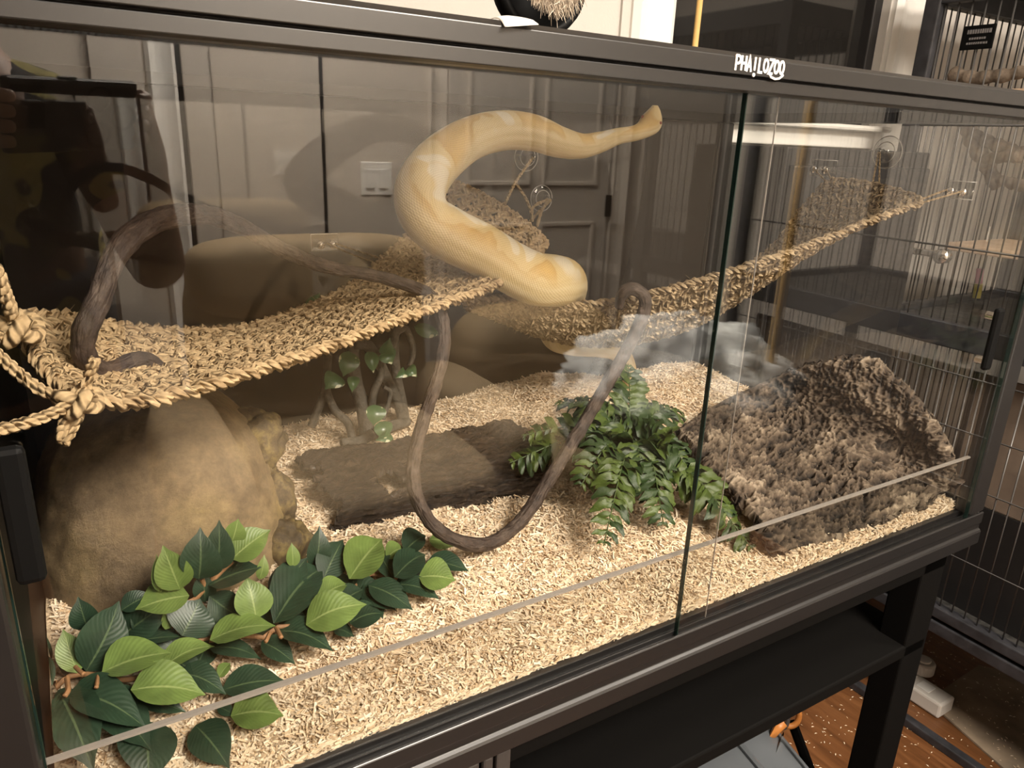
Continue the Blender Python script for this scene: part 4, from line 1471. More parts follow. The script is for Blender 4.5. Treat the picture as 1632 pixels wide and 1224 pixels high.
for k, (bx_, by_, tx_, ty_, wd, light, hgt_) in enumerate(LV):
    b2 = np.array([bx_ / S3, 816 + by_ / S3]); t2 = np.array([tx_ / S3, 816 + ty_ / S3])
    m2 = (b2 + t2) / 2
    dirp = (t2 - b2) / np.linalg.norm(t2 - b2)
    pp = np.array([-dirp[1], dirp[0]]) * wd / S3 / 2

    def gz(p, h):
        z = .88
        for _ in range(4):
            q = atz(p[0], p[1], z)
            z = float(ground(min(max(q[0], 0), WX), max(q[1], 0))) + h
        q = atz(p[0], p[1], z)
        ymax = .172 + .5 * max(0, q[0] - .20) if q[0] < .30 else 9
        if q[1] > ymax:                       # leaning on the boulder
            q = at(p[0], p[1], ymax - h * .5)
        if q[1] < .010:                       # kept behind the glass lip
            q = at(p[0], p[1], .012)
        return q
    h = hgt_ * .009
    B3 = gz(b2, h * .8 + .004); T3 = gz(t2, h * .9 + .002)
    Mz = (B3[2] + T3[2]) / 2
    My = (B3[1] + T3[1]) / 2
    wz = (atz(*(m2 + pp), Mz) - atz(*(m2 - pp), Mz)) / 2
    wy = (at(*(m2 + pp), My) - at(*(m2 - pp), My)) / 2
    steep = min(1.0, abs(T3[2] - B3[2]) / (np.linalg.norm(T3 - B3) + 1e-6) * 1.2)
    wv = wz * (1 - steep) + wy * steep
    nrm = np.cross(T3 - B3, wv); nrm /= np.linalg.norm(nrm)
    if nrm @ ray(m2) > 0: nrm = -nrm
    wv = wv * 1.16
    wl_ = np.linalg.norm(wv)
    mb = leaf_mesh(B3, T3, wv, wl_ * random.uniform(.10, .32), np.linalg.norm(T3 - B3) * random.uniform(.04, .12), nrm, tw=wl_ * random.uniform(-.2, .2))
    mb.v[0][:, 1] = np.maximum(mb.v[0][:, 1], .0045)
    gl = ground(np.clip(mb.v[0][:, 0], 0, WX), np.clip(mb.v[0][:, 1], 0, .57)) + .002
    mb.v[0][:, 2] = np.maximum(mb.v[0][:, 2], gl)
    mb.v[0][:, 0] = np.maximum(mb.v[0][:, 0], 0.001)
    obj('leaf', mb, 'leaf_l' if light else 'leaf_d', plant, smooth=True)


def stemline(plist, r, h=.016, m='stem', parent=None, name='stem'):
    P = [atz(x / S3, 816 + y / S3, .882 + h) for x, y in plist]
    P = [at(x / S3, 816 + y / S3, .165) if (p[1] > .172 and p[0] < .28) else p for p, (x, y) in zip(P, plist)]
    P = [np.array([max(p[0], .004), max(p[1], .012), p[2]]) for p in P]
    return obj(name, MB().tube(cat_rom(P, 24), r, 7), m, parent or plant, smooth=True)


stemline([(150, 850), (250, 845), (320, 790), (400, 775), (480, 785), (620, 800), (800, 740), (960, 612), (1100, 580)], .0026, .018)
stemline([(320, 790), (325, 850), (310, 880)], .0022, .030)
stemline([(470, 780), (460, 840)], .0018, .032)
stemline([(400, 775), (380, 760), (360, 740)], .0018, .034)
stemline([(820, 560), (935, 415), (1000, 345), (1060, 280), (1110, 235)], .0028, .024)
stemline([(980, 350), (965, 320)], .0026, .036)
stemline([(1010, 340), (1030, 295)], .0026, .036)
stemline([(1000, 615), (1180, 590), (1260, 600), (1320, 552), (1400, 545), (1465, 535), (1640, 420), (1760, 300), (1900, 320)], .0024, .020)
stemline([(1320, 552), (1345, 600)], .0020, .032)
stemline([(1290, 580), (1270, 620)], .0020, .032)
stemline([(935, 415), (800, 480), (640, 620), (500, 760)], .0022, .010)

# ================================================================== FERN
fern = thing('fern', 'artificial green fern with toothed fronds beside the cork bark', 'artificial plant', atz(1010, 745, .88))
leaflet_data = []
for k in range(4):
    L_, W_ = 1.0, .19
    ns, nt = 7, 4
    s = np.linspace(0, 1, ns); t = np.linspace(-1, 1, nt)
    P = np.zeros((ns, nt, 3))
    for i in range(ns):
        hw = W_ * (math.sin(math.pi * (s[i] * .86 + .1)) ** .7) * (1 + .16 * math.sin(s[i] * 19 + k))
        for j in range(nt):
            P[i, j] = (s[i] * L_, t[j] * hw, .10 * math.sin(s[i] * 6 + t[j] * 3 + k) * (.4 + abs(t[j])) - (.20 + .1 * k) * s[i] ** 2)
    uv = np.stack([np.repeat(s, nt), np.tile(t, ns)], 1)
    mb = MB().grid(P, uv)
    for mm_ in ('fern_a', 'fern_b'):
        me = mb.data('leaflet', True)
        me.materials.append(MAT[mm_])
        leaflet_data.append(me)

small = {'fern_a': MB(), 'fern_b': MB()}
fb = (1005, 742, .23)
FR = [  # tip px, tip depth, arch, leaflet length, n
    ((1001, 580, .34), .02, .030, 11), ((888, 640, .33), .035, .030, 10), ((812, 738, .26), .035, .032, 11), ((832, 694, .29), .03, .026, 9),
    ((962, 870, .075), .045, .028, 11), ((1058, 838, .10), .04, .030, 9), ((1200, 876, .045), .04, .030, 12), ((1125, 800, .12), .05, .030, 9),
    ((1086, 655, .30), .03, .028, 10), ((1062, 700, .24), .03, .030, 9), ((925, 775, .16), .04, .028, 9), ((1085, 745, .19), .045, .028, 9), ((960, 690, .27), .03, .030, 9), ((1030, 800, .14), .05, .034, 8)]
base3 = at(*fb)
base3[2] = float(ground(base3[0], base3[1])) + .004
for fi, ((px, py, Yd), archh, ll, nn) in enumerate(FR):
    tip = at(px, py, Yd)
    g_ = float(ground(min(tip[0], WX), Yd)) + .006
    tip[2] = max(tip[2], g_)
    b0 = base3 + np.array([random.uniform(-.012, .012), random.uniform(-.012, .012), 0])
    mid = (b0 + tip) / 2 + np.array([0, 0, archh + .02])
    C_ = cat_rom([b0, b0 * .6 + mid * .4 + np.array([0, 0, .012]), mid, tip], 40)
    fr = obj('frond', MB().tube(C_, np.linspace(.0018, .0007, 40), 5), 'fern_stem', fern, smooth=True)
    fo = world_loc(fr)
    Tn = np.gradient(C_, axis=0); Tn /= np.linalg.norm(Tn, axis=1)[:, None]
    for q2 in range(2 * nn - 1):
        q = q2 / 2
        f_ = .14 + .84 * q / (nn - 1)
        i = int(f_ * 39)
        t_ = Tn[i]
        side = np.cross(t_, [0, -.35, 1.0]); side /= np.linalg.norm(side)
        up = np.cross(side, t_)
        ls = ll * (.55 + .75 * math.sin(math.pi * min(1, (f_ * .8 + .15)))) * (.5 if q == nn - 1 else 1)
        for s in (-1, 1):
            d = side * s * .86 + t_ * .5 + up * random.uniform(-.1, .3)
            d /= np.linalg.norm(d)
            y_ = np.cross(up, d); y_ /= np.linalg.norm(y_)
            z_ = np.cross(d, y_)
            kk = random.randrange(4) * 2 + (1 if random.random() < .45 else 0)
            me = leaflet_data[kk]
            if q2 % 2:                         # the smaller leaflets in between
                co = np.array([v.co[:] for v in me.vertices]) * ls * .85
                W3 = C_[i] + co[:, :1] * d + co[:, 1:2] * y_ * 1.15 + co[:, 2:] * z_
                small['fern_b' if kk % 2 else 'fern_a'].add(W3, [tuple(p.vertices) for p in me.polygons], np.stack([np.repeat(np.linspace(0, 1, 7), 4), np.tile(np.linspace(-1, 1, 4), 7)], 1))
                continue
            lf = bpy.data.objects.new('leaflet', me)
            COL.objects.link(lf)
            lf.parent = fr
            Mx = Matrix.Identity(4)
            for r_ in range(3):
                Mx[r_][0] = d[r_] * ls; Mx[r_][1] = y_[r_] * ls * 1.15; Mx[r_][2] = z_[r_] * ls; Mx[r_][3] = C_[i][r_] - fo[r_]
            lf.matrix_local = Mx

for mm_ in small:
    obj('small_leaflets', small[mm_], mm_, fern, smooth=True, kind='stuff')

# ================================================================== TWISTED TRUNK PLANT AT THE BACK
tp = thing('twisted_trunk_plant', 'artificial plant with twisted grey trunks and variegated leaves at the back', 'artificial plant', at(600, 695, .50))
for pl, r0, r1 in (
        ([(586, 700, .48), (580, 655, .49), (567, 610, .50), (562, 560, .50), (570, 545, .50)], .0125, .009),
        ([(642, 672, .50), (633, 640, .50), (615, 600, .495), (600, 570, .49), (585, 550, .49), (565, 548, .49)], .0075, .0085),
        ([(645, 668, .51), (640, 640, .51), (632, 600, .51), (628, 560, .51), (630, 530, .51), (645, 520, .51)], .0085, .0075),
        ([(592, 655, .48), (596, 625, .48), (608, 595, .48), (604, 565, .48)], .006, .005),
        ([(496, 680, .50), (508, 650, .50), (519, 620, .50), (522, 580, .50), (524, 540, .50)], .006, .0065),
        ([(563, 706, .46), (555, 675, .47), (535, 655, .48), (523, 630, .49), (520, 615, .50)], .0062, .0058),
        ([(610, 668, .47), (618, 645, .47), (622, 625, .47), (612, 617, .47)], .004, .003),
        ([(645, 520, .51), (656, 545, .505), (658, 565, .50), (653, 582, .50)], .006, .004),
        ([(545, 705, .44), (575, 702, .45), (592, 692, .46)], .006, .008),
        ([(600, 690, .46), (620, 680, .47), (650, 672, .49)], .010, .007)):
    C_ = cat_rom([at(*p) for p in pl], 40)
    C_[:, 2] = np.maximum(C_[:, 2], .90)
    obj('trunk', MB().tube(C_, np.linspace(r0, r1, 40), 10), 'trunk', tp, smooth=True)
for (bx_, by_, tx_, ty_, wd, Yd) in ((556, 560, 548, 600, 34, .46), (535, 595, 520, 620, 36, .46), (560, 600, 562, 624, 20, .45), (586, 560, 596, 594, 22, .45), (612, 560, 625, 580, 30, .47), (596, 645, 596, 678, 32, .43),
                                     (645, 590, 632, 602, 18, .46), (650, 586, 664, 600, 20, .46), (605, 672, 615, 700, 30, .43), (622, 690, 600, 702, 20, .43), (490, 490, 510, 468, 22, .54), (540, 470, 560, 462, 20, .54),
                                     (660, 520, 702, 534, 22, .53), (610, 565, 622, 540, 24, .47)):
    B3, T3 = at(bx_, by_, Yd), at(tx_, ty_, Yd - .015)
    m2 = np.array([(bx_ + tx_) / 2, (by_ + ty_) / 2]); dp = np.array([tx_ - bx_, ty_ - by_], float); dp /= np.linalg.norm(dp)
    pp = np.array([-dp[1], dp[0]]) * wd / 2
    wv = (at(*(m2 + pp), Yd) - at(*(m2 - pp), Yd)) / 2
    nrm = np.cross(T3 - B3, wv); nrm /= np.linalg.norm(nrm)
    if nrm[1] > 0: nrm = -nrm
    mb = leaf_mesh(B3, T3, wv, .004, .005, nrm)
    obj('leaf', mb, 'varieg', tp, smooth=True)

# ================================================================== ON TOP OF THE TANK
fz_ = thing('furry_plush', 'tawny fur ball in a black oval dish standing on the terrarium top', 'plush toy', at(872, 36, .03))
ccx = at(876, 0, .03)
dish = MB()
ring = []
for r_, y_ in ((.0, .022), (.036, .022), (.0405, .016), (.0415, .008), (.039, .002), (.033, .004), (.030, .010), (.0, .012)):
    ring.append((r_, y_))
dish.lathe([(r_, -y_) for r_, y_ in ring], (0, 0, 0), (0, -1, 0), 40)
V = dish.v[0]
V[:, 2] = V[:, 2] * .92
dish.v[0] = V + np.array([ccx[0], .035, 1.4315 + .0415 * .92])
obj('dish', dish, 'black', fz_, smooth=True)
fur = MB()
for _ in range(2600):
    a = random.uniform(0, 2 * math.pi); rr_ = .024 * math.sqrt(random.random())
    p = np.array([ccx[0] + rr_ * math.cos(a), .026, 1.4315 + .0415 * .92 + .006 + rr_ * math.sin(a) * .9])
    d = np.array([random.gauss(0, .35), -.55, -.9 + random.gauss(0, .3)]) * random.uniform(.006, .013)
    fur.tube([p, p + d * .55 + np.array([0, -.002, 0]), p + d], [.0004, .00035, .0001], 3, cap=False)
obj('fur', fur, 'fur', fz_, kind='stuff')
pp_ = MB()
P = np.zeros((10, 6, 3))
q0, q1, q2, q3 = at(783, 24, -.012), at(815, 27, -.012), at(804, 47, -.036), at(856, 46, -.036)
for i in range(10):
    for j in range(6):
        s, t = i / 9, j / 5
        zz = 1.4335 + .003 * math.sin(math.pi * s) * (1 - t) - .009 * t ** 3 + .004 * t * s
        yy = .004 - .043 * t
        xx = .333 - .011 * t + (.018 + .008 * t) * s
        P[i, j] = (xx, yy, zz)
pp_.grid(P)
po = obj('paper_tape', pp_, 'paper', smooth=True, label='curled strip of white paper tape on the top beam', cat='tape')
mdp = po.modifiers.new('t', 'SOLIDIFY'); mdp.thickness = .0004
bp_ = thing('bamboo_pole', 'yellow bamboo pole upright behind the terrarium in front of the dark window', 'pole', (1.141, .642, 0))
obj('cane', MB().tube([(1.139, .642, 0.0), (1.1405, .642, 1.1), (1.142, .642, 2.0)], .0058, 12), 'bamboo', bp_, smooth=True)
for z in (.4, .8, 1.2, 1.5, 1.75):
    obj('cane_node', MB().lathe([(.0058, -.003), (.0068, 0), (.0058, .003)], (1.141, .642, z), (0, 0, 1), 14), 'bamboo', bp_, smooth=True)
bp2 = thing('bamboo_pole', 'yellow bamboo pole leaning by the cage, mirrored in the right door', 'pole', (1.46, -.64, 0))
obj('cane', MB().tube([(1.46, -.64, 0.0), (1.46, -.64, 1.0), (1.46, -.64, 2.0)], .010, 12), 'bamboo', bp2, smooth=True)
for z in (.4, .8, 1.2, 1.5, 1.75):
    obj('cane_node', MB().lathe([(.010, -.003), (.0115, 0), (.010, .003)], (1.46, -.64, z), (0, 0, 1), 14), 'bamboo', bp2, smooth=True)
dc = thing('dark_cabinet', 'black cabinet under the window beyond the right glass', 'cabinet', (1.5, .56, 0))
obj('cabinet_body', MB().box(1.225, 1.685, .46, .655, 0.0, 1.362), 'darkcab', dc, bevel=.004)
for z0 in (.06, .71):
    dd = obj('cabinet_door', MB().box(1.235, 1.675, .447, .46, z0, z0 + .62), 'darkcab', dc, bevel=.004)
    obj('door_handle', MB().box(1.45, 1.53, .435, .447, z0 + .54, z0 + .55), 'steel', dd, bevel=.002)

# ================================================================== BIRD CAGE
CX0, CX1, CY0, CY1 = 1.72, 2.30, -1.00, .535
cage = thing('bird_cage', 'tall black metal bird cage on a stand to the right of the terrarium', 'bird cage', ((CX0 + CX1) / 2, (CY0 + CY1) / 2, 0))
PW = .034
for x in (CX0, CX1):
    for y in (CY0, -.235, CY1):
        obj('post', MB().box(x - PW / 2, x + PW / 2, y - PW / 2, y + PW / 2, .0, 1.72), 'cageframe', cage, bevel=.003)
for (z0, z1) in ((.285, .315), (.325, .352), (.955, 1.010), (1.660, 1.715)):
    for x in (CX0, CX1):
        obj('rail', MB().box(x - .014, x + .014, CY0, CY1, z0, z1), 'cageframe', cage, bevel=.003)
    for y in (CY0, CY1):
        obj('rail', MB().box(CX0, CX1, y - .014, y + .014, z0, z1), 'cageframe', cage, bevel=.003)
obj('floor_rail', MB().box(CX0 - .012, CX0 + .012, CY0, CY1, .0, .022), 'cageframe', cage, bevel=.003)
obj('floor_rail', MB().box(CX1 - .012, CX1 + .012, CY0, CY1, .0, .022), 'cageframe', cage, bevel=.003)
obj('tray', MB().box(CX0 + .02, CX1 - .02, CY0 + .02, CY1 - .02, .985, .995), 'tray', cage)
obj('tray', MB().box(CX0 + .02, CX1 - .02, CY0 + .02, CY1 - .02, .325, .335), 'tray', cage)
obj('roof_panel', MB().box(CX0 + .02, CX1 - .02, CY0 + .02, CY1 - .02, 1.70, 1.708), 'cageframe', cage)
obj('tray_wall', MB().box(CX0 + .06, CX0 + .066, CY0 + .03, CY1 - .03, .335, .60), 'darkcab', cage)
obj('brown_panel', MB().box(CX0 + .06, CX0 + .066, CY0 + .03, .30, .605, .90), 'brownpanel', cage)
bar_me = MB().tube([(0, 0, 0), (0, 0, 1)], .0017, 6).data('bar', True)
bar_me.materials.append(MAT['steel'])


def bar(x, y, z0, z1):
    o = bpy.data.objects.new('bar', bar_me)
    COL.objects.link(o)
    o.parent = cage
    o.location = np.array([x, y, z0]) - world_loc(cage)
    o.scale = (1, 1, z1 - z0)


for y in np.arange(CY0 + .03, CY1 - .01, .028):
    bar(CX0, y, 1.010, 1.662)
    bar(CX0, y, .352, .958)
for y in np.arange(-.10, CY1 - .01, .034):
    bar(CX1, y, 1.010, 1.662)
for x in np.arange(CX0 + .03, CX1 - .01, .030):
    bar(x, CY1, 1.010, 1.662)
    bar(x, CY1, .352, .958)
for z in (.488, .66, .78, .90):
    obj('cross_wire', MB().tube([(CX0 - .002, CY0, z), (CX0 - .002, CY1, z)], .0016, 6), 'steel', cage, smooth=True)
for z in (1.17, 1.42):
    obj('cross_wire', MB().tube([(CX0 - .002, CY0, z), (CX0 - .002, CY1, z)], .0022, 6), 'steel', cage, smooth=True)
# door latch on the cage face
obj('latch', MB().box(CX0 - .03, CX0 - .012, .40, .47, 1.145, 1.160), 'chrome', cage, bevel=.004)
obj('latch', MB().lathe([(0, 0), (.016, 0), (.016, .02), (0, .022)], (CX0 - .012, .395, 1.15), (-1, 0, 0), 18), 'chrome', cage, smooth=True)
# sign plate
sg = thing('sign_plate', 'small black name plate hanging on the cage bars', 'sign', (CX0 - .008, .43, 1.565))
v0, v1, v2_, v3 = (.463, 1.612), (.397, 1.612), (.397, 1.566), (.463, 1.566)
obj('plate', MB().box(CX0 - .008, CX0 - .004, .397, .463, 1.566, 1.612), 'black', sg, bevel=.002)
txt = MB()
for k, (z, a, b_) in enumerate(((1.600, .452, .406), (1.587, .446, .412), (1.578, .450, .410))):
    yy = a
    while yy > b_:
        wdd = random.uniform(.002, .005)
        txt.box(CX0 - .0086, CX0 - .008, yy - wdd, yy, z - (.004 if k == 0 else .002), z + (.004 if k == 0 else .002))
        yy -= wdd + .0015
obj('lettering', txt, simple('dim_print', (.16, .15, .15), .5), sg, kind='stuff')


def branch(label, pl, r0, r1):
    P = cat_rom(pl, 40)
    mb = MB().tube(P, np.linspace(r0, r1, 40) * (1 + .12 * np.sin(np.linspace(0, 30, 40))), 10)
    v = mb.v[0]
    mb.v[0] = v + np.array([[fbm(x, y, z, 40, 3) * .003] * 3 for x, y, z in v])
    return obj('perch', mb, 'perch', smooth=True, label=label, cat='perch')


XP = 1.90
branch('thick forked natural branch perch high in the bird cage', [atx(1540, 195, XP), atx(1556, 235, XP), atx(1572, 262, XP), atx(1590, 298, XP)], .020, .015)
branch('upper straight branch perch running off to the right in the cage', [atx(1552, 215, XP), atx(1590, 232, XP - .02), atx(1640, 250, XP - .04)], .013, .016)
branch('middle branch perch with a cut end in the bird cage', [atx(1565, 255, XP), atx(1600, 250, XP - .05), atx(1625, 248, XP - .08)], .011, .014)
branch('lower branch perch leaning right in the bird cage', [atx(1585, 285, XP), atx(1612, 292, XP - .02), atx(1650, 300, XP - .04)], .011, .013)
branch('gnarled wooden perch above the terrarium top at the cage front', [atx(1518, 118, 1.76), atx(1545, 124, 1.76), atx(1585, 122, 1.76), atx(1640, 112, 1.76)], .016, .011)
obj('cage_plank', MB().box(CX0 + .03, CX0 + .16, .10, .40, 1.478, 1.492), 'planklight', bevel=.003, label='pinkish wooden plank shelf in the top of the bird cage', cat='shelf')
obj('cage_ledge', MB().box(CX0 + .10, CX0 + .36, .02, .46, 1.150, 1.168), 'planklight', bevel=.003, label='pale wooden ledge across the middle of the bird cage', cat='shelf')
ty = thing('bird_toy', 'small pink and yellow toy hanging in the bird cage', 'toy', atx(1560, 470, 1.95))
t0 = atx(1562, 428, 1.95); t1 = atx(1560, 452, 1.95); t2 = atx(1556, 475, 1.95)
obj('pink_bead', MB().tube([t0, t1], .008, 10), 'pink', ty, smooth=True)
obj('yellow_bead', MB().tube([t1, t2], .009, 10), 'yellow', ty, smooth=True)
obj('string', MB().tube([t0 + np.array([0, 0, .10]), t0], .001, 5), 'white', ty)

# ================================================================== UNDER AND BESIDE THE STAND
ps = thing('power_strip', 'white power strip on the floor under the bird cage', 'power strip', atz(1450, 1095, .02))
pa, pb = atz(1398, 1045, .045), atz(1512, 1118, .045)
dxy = pb - pa; Lp = np.linalg.norm(dxy[:2]); ang_ = math.atan2(dxy[1], dxy[0])


def rbox(name, cx, cy, lx, ly, z0, z1, a, m, parent, bev=.004, **kw):
    mb = MB().box(-lx / 2, lx / 2, -ly / 2, ly / 2, z0, z1)
    v = mb.v[0]; c_, s_ = math.cos(a), math.sin(a)
    mb.v[0] = np.stack([cx + v[:, 0] * c_ - v[:, 1] * s_, cy + v[:, 0] * s_ + v[:, 1] * c_, v[:, 2]], 1)
    return obj(name, mb, m, parent, bevel=bev, **kw)


mc = (pa + pb) / 2
rbox('strip_body', mc[0], mc[1], Lp, .065, .002, .045, ang_, 'stripwhite', ps, .006)
dq = dxy / Lp
for f_ in (-.30, -.05, .2):
    c_ = mc + dq * Lp * f_
    rbox('socket', c_[0], c_[1], .034, .034, .045, .047, ang_, 'white', ps, .002)
c_ = atz(1470, 1062, .06)
plg = thing('round_plug_adapter', 'round white plug adapter sitting on the power strip', 'plug', (c_[0], c_[1], .047))
obj('adapter_body', MB().lathe([(0, .0475), (.030, .0475), (.030, .075), (.026, .080), (0, .080)], (c_[0], c_[1], 0), (0, 0, 1), 28), 'stripwhite', plg, smooth=False, bevel=.002)
obj('adapter_rim', MB().lathe([(.017, .080), (.018, .083), (.015, .084), (0, .0835)], (c_[0], c_[1], 0), (0, 0, 1), 24), 'white', plg, smooth=True)
c_ = atz(1408, 1068, .06)
cbp = thing('cable_plug', 'small black cable plug by the power strip', 'plug', (c_[0], c_[1], .047))
rbox('plug_body', c_[0], c_[1], .04, .022, .0475, .068, ang_ + .3, 'black', cbp, .004)
obj('cable', MB().tube(cat_rom([(c_[0] + .02, c_[1] + .01, .058), (c_[0] + .10, c_[1] + .02, .05), (c_[0] + .2, c_[1] + .07, .008), (c_[0] + .35, c_[1] + .1, .008)], 24), .003, 7), 'black', cbp, smooth=True)
cm = [atz(1478, 1115, .006), atz(1560, 1060, .006), atz(1700, 1090, .006), atz(1640, 1260, .006)]
cmb = MB()
cmb.prism([(p[0], p[1]) for p in cm], 'z', .001, .006)
obj('cardboard_sheet', cmb, 'mat_tan', label='tan cardboard sheet littered with seed on the floor under the cage', cat='cardboard')
seed = MB()
for _ in range(800):
    x, y = random.uniform(1.30, 2.2), random.uniform(-.1, .55)
    r = random.uniform(.0012, .0024); a = random.uniform(0, 3.14)
    z = .0015
    if x > 1.80: z = .0075
    d = np.array([math.cos(a), math.sin(a), 0]); e = np.array([-d[1], d[0], 0])
    p = np.array([x, y, z])
    seed.add([p - d * r * 2, p + e * r * .6 + [0, 0, .0008], p + d * r * 2, p - e * r * .6 + [0, 0, .0008]], [(0, 3, 2, 1)])
obj('scattered_seed', seed, 'shaving', label='pale seeds and shavings scattered over the floor', cat='seed', kind='stuff')
# clear bins
bz = thing('storage_bin', 'clear plastic storage bin with a blue-grey lid below the shelf', 'storage bin', (1.02, .2, 0))
ba = [atz(1085, 1190, .30), atz(1215, 1138, .30), atz(1298, 1240, .30), atz(1180, 1300, .30)]
bb = MB(); q = [(p[0], p[1]) for p in ba]
cenb = np.mean(np.array(q), 0)


def ring_prism(q, z0, z1, ins):
    mb = MB()
    Q = np.array(q); I = cenb + (Q - cenb) * ins
    n_ = len(Q)
    v = [(x, y, z0) for x, y in Q] + [(x, y, z1) for x, y in Q] + [(x, y, z0) for x, y in I] + [(x, y, z1) for x, y in I]
    f = []
    for i in range(n_):
        j = (i + 1) % n_
        f += [(i, j, n_ + j, n_ + i), (2 * n_ + j, 2 * n_ + i, 3 * n_ + i, 3 * n_ + j), (n_ + i, n_ + j, 3 * n_ + j, 3 * n_ + i), (j, i, 2 * n_ + i, 2 * n_ + j)]
    return mb.add(v, f)


obj('bin_wall', ring_prism(q, 0.0, .285, .97), 'bin', bz)
lidp = MB().prism([tuple(cenb + (np.array(p) - cenb) * 1.03) for p in q], 'z', .285, .296)
lidm = simple('blue_grey_translucent_lid', (0.11, 0.12, 0.13), 0.25)
lid = obj('lid', lidp, lidm, bz, bevel=.003)
obj('lid_rim', ring_prism([tuple(cenb + (np.array(p) - cenb) * 1.04) for p in q], .290, .303, .93), lidm, bz, bevel=.002)
mid0, mid1 = (np.array(q[0]) * .45 + np.array(q[1]) * .55), (np.array(q[3]) * .45 + np.array(q[2]) * .55)
obj('lid_ridge', MB().tube([(mid0[0], mid0[1], .300), (mid1[0], mid1[1], .300)], .006, 6), lidm, bz)
sc_ = thing('scissors', 'scissors with orange and grey handles beside the clear bin', 'scissors', atz(1262, 1150, .30))
for k, (cx_, cy_, rx_, ry_) in enumerate(((1258, 1140, .019, .024), (1246, 1143, .012, .024))):
    c_ = atz(cx_, cy_, .315)
    t = np.linspace(0, 2 * math.pi, 33)
    P = [c_ + c_right * rx_ * math.cos(a) - c_down * ry_ * math.sin(a) * .9 for a in t]
    obj('handle', MB().tube(P, .0058 if k == 0 else .0045, 8, cap=False), 'orange' if k == 0 else 'steel', sc_, smooth=True)
c_ = atz(1240, 1160, .31)
obj('handle_neck', MB().tube([c_ + c_right * .012 - c_down * .01, c_, c_ - c_right * .012 + c_down * .018], [.008, .009, .006], 8), 'orange', sc_, smooth=True)
b0_, b1_ = atz(1248, 1170, .30), atz(1232, 1215, .29)
obj('blade', MB().tube([b0_, b1_], [.008, .002], 4, flat=.2), 'chrome', sc_)
tb = [atz(1262, 1150, .29), atz(1292, 1230, .25)]
obj('black_tool_handle', MB().tube([tb[0], tb[1], tb[1] + (tb[1] - tb[0])], .010, 8), 'black', smooth=True, label='black rod-shaped tool standing beside the scissors', cat='tool')

# ================================================================== BEHIND THE CAMERA (seen mirrored in the glass)


def cushion(c_, size, e=.35, nu=28, nv=18, rot=(0, 0, 0)):
    u, v = np.meshgrid(np.linspace(-math.pi, math.pi, nu + 1), np.linspace(-math.pi / 2, math.pi / 2, nv), indexing='ij')
    P = np.stack([sgnpow(np.cos(v), e) * sgnpow(np.cos(u), e), sgnpow(np.cos(v), e) * sgnpow(np.sin(u), e), sgnpow(np.sin(v), e)], -1) * np.array(size) / 2
    from mathutils import Euler
    Rm = np.array(Euler(rot).to_matrix())
    return MB().grid(P @ Rm.T + np.array(c_))


rc = thing('recliner', 'olive brown upholstered recliner mirrored in the front glass', 'armchair', (.66, -1.45, 0))
obj('seat_base', cushion((.64, -1.32, .26), (.90, .75, .48)), 'sofa', rc, smooth=True)
obj('seat_cushion', cushion((.66, -1.22, .50), (.56, .62, .20)), 'sofa', rc, smooth=True)
obj('backrest', cushion((.66, -1.62, .70), (.68, .26, .72), .45, rot=(.12, 0, 0)), 'sofa', rc, smooth=True)
obj('headrest', cushion((.66, -1.60, .97), (.66, .27, .22), .5, rot=(.1, 0, 0)), 'sofa', rc, smooth=True)
for x in (.27, 1.03):
    obj('armrest', cushion((x, -1.32, .48), (.20, .72, .40), .45), 'sofa', rc, smooth=True)
ot = thing('loveseat', 'wide olive brown loveseat mirrored low in the front glass', 'sofa', (1.47, -1.5, 0))
obj('seat_base', cushion((1.47, -1.45, .26), (.66, .70, .48)), 'sofa', ot, smooth=True)
obj('backrest', cushion((1.47, -1.66, .50), (.64, .28, .62), .5), 'sofa', ot, smooth=True)
qb = thing('quilt', 'crumpled pale grey quilt over a chair back, mirrored beside the cork bark', 'quilt', (1.36, -.74, .45))
obj('quilt_body', blob(np.array([1.335, -.80, .765]), np.array([.31, .24, .19]), .040, 13, 2.2, 80, 40), 'quilt', qb, smooth=True)
chs = thing('side_chair', 'plain brown stool under the grey quilt', 'stool', (1.38, -.74, 0))
obj('seat', MB().box(1.14, 1.54, -.95, -.65, .52, .56), 'sofa', chs, bevel=.01)
for x in (1.16, 1.49):
    for y in (-.94, -.69):
        obj('leg', MB().box(x, x + .03, y, y + .03, 0, .52), 'sofa', chs, bevel=.003)

# ---- phone in the photographer's hands, just behind the lens
ph = thing('phone', 'dark phone in a patterned case held level, mirrored at the upper left', 'phone', CAM + c_right * .04 - c_fwd * .012)


def pbox(u0, u1, v0, v1, d0, d1):
    v = [CAM + c_right * u - c_down * v_ - c_fwd * d for d in (d0, d1) for v_ in (v0, v1) for u in (u0, u1)]
    return MB().add(v, [(0, 2, 3, 1), (4, 5, 7, 6), (0, 1, 5, 4), (1, 3, 7, 5), (3, 2, 6, 7), (2, 0, 4, 6)])


case = simple('dark_phone_case', (.03, .022, .02), .5, vary=.6, scale=40)
obj('case', pbox(-.030, .125, -.041, .041, .006, .018), case, ph, bevel=.0055)
obj('camera_bump', pbox(-.024, .012, -.012, .034, .0052, .0065), 'black', ph, bevel=.0005)
obj('side_buttons', pbox(.03, .05, .041, .0425, .010, .014), 'steel', ph)
for u, v_ in ((.075, .02), (.075, -.02), (.105, 0)):
    r_ = MB()
    t = np.linspace(0, 2 * math.pi, 25)
    r_.tube([CAM + c_right * (u + .014 * math.cos(a)) - c_down * (v_ + .014 * math.sin(a)) - c_fwd * .006 for a in t], .002, 6, cap=False)
    obj('case_ridge', r_, 'black', ph, smooth=True)

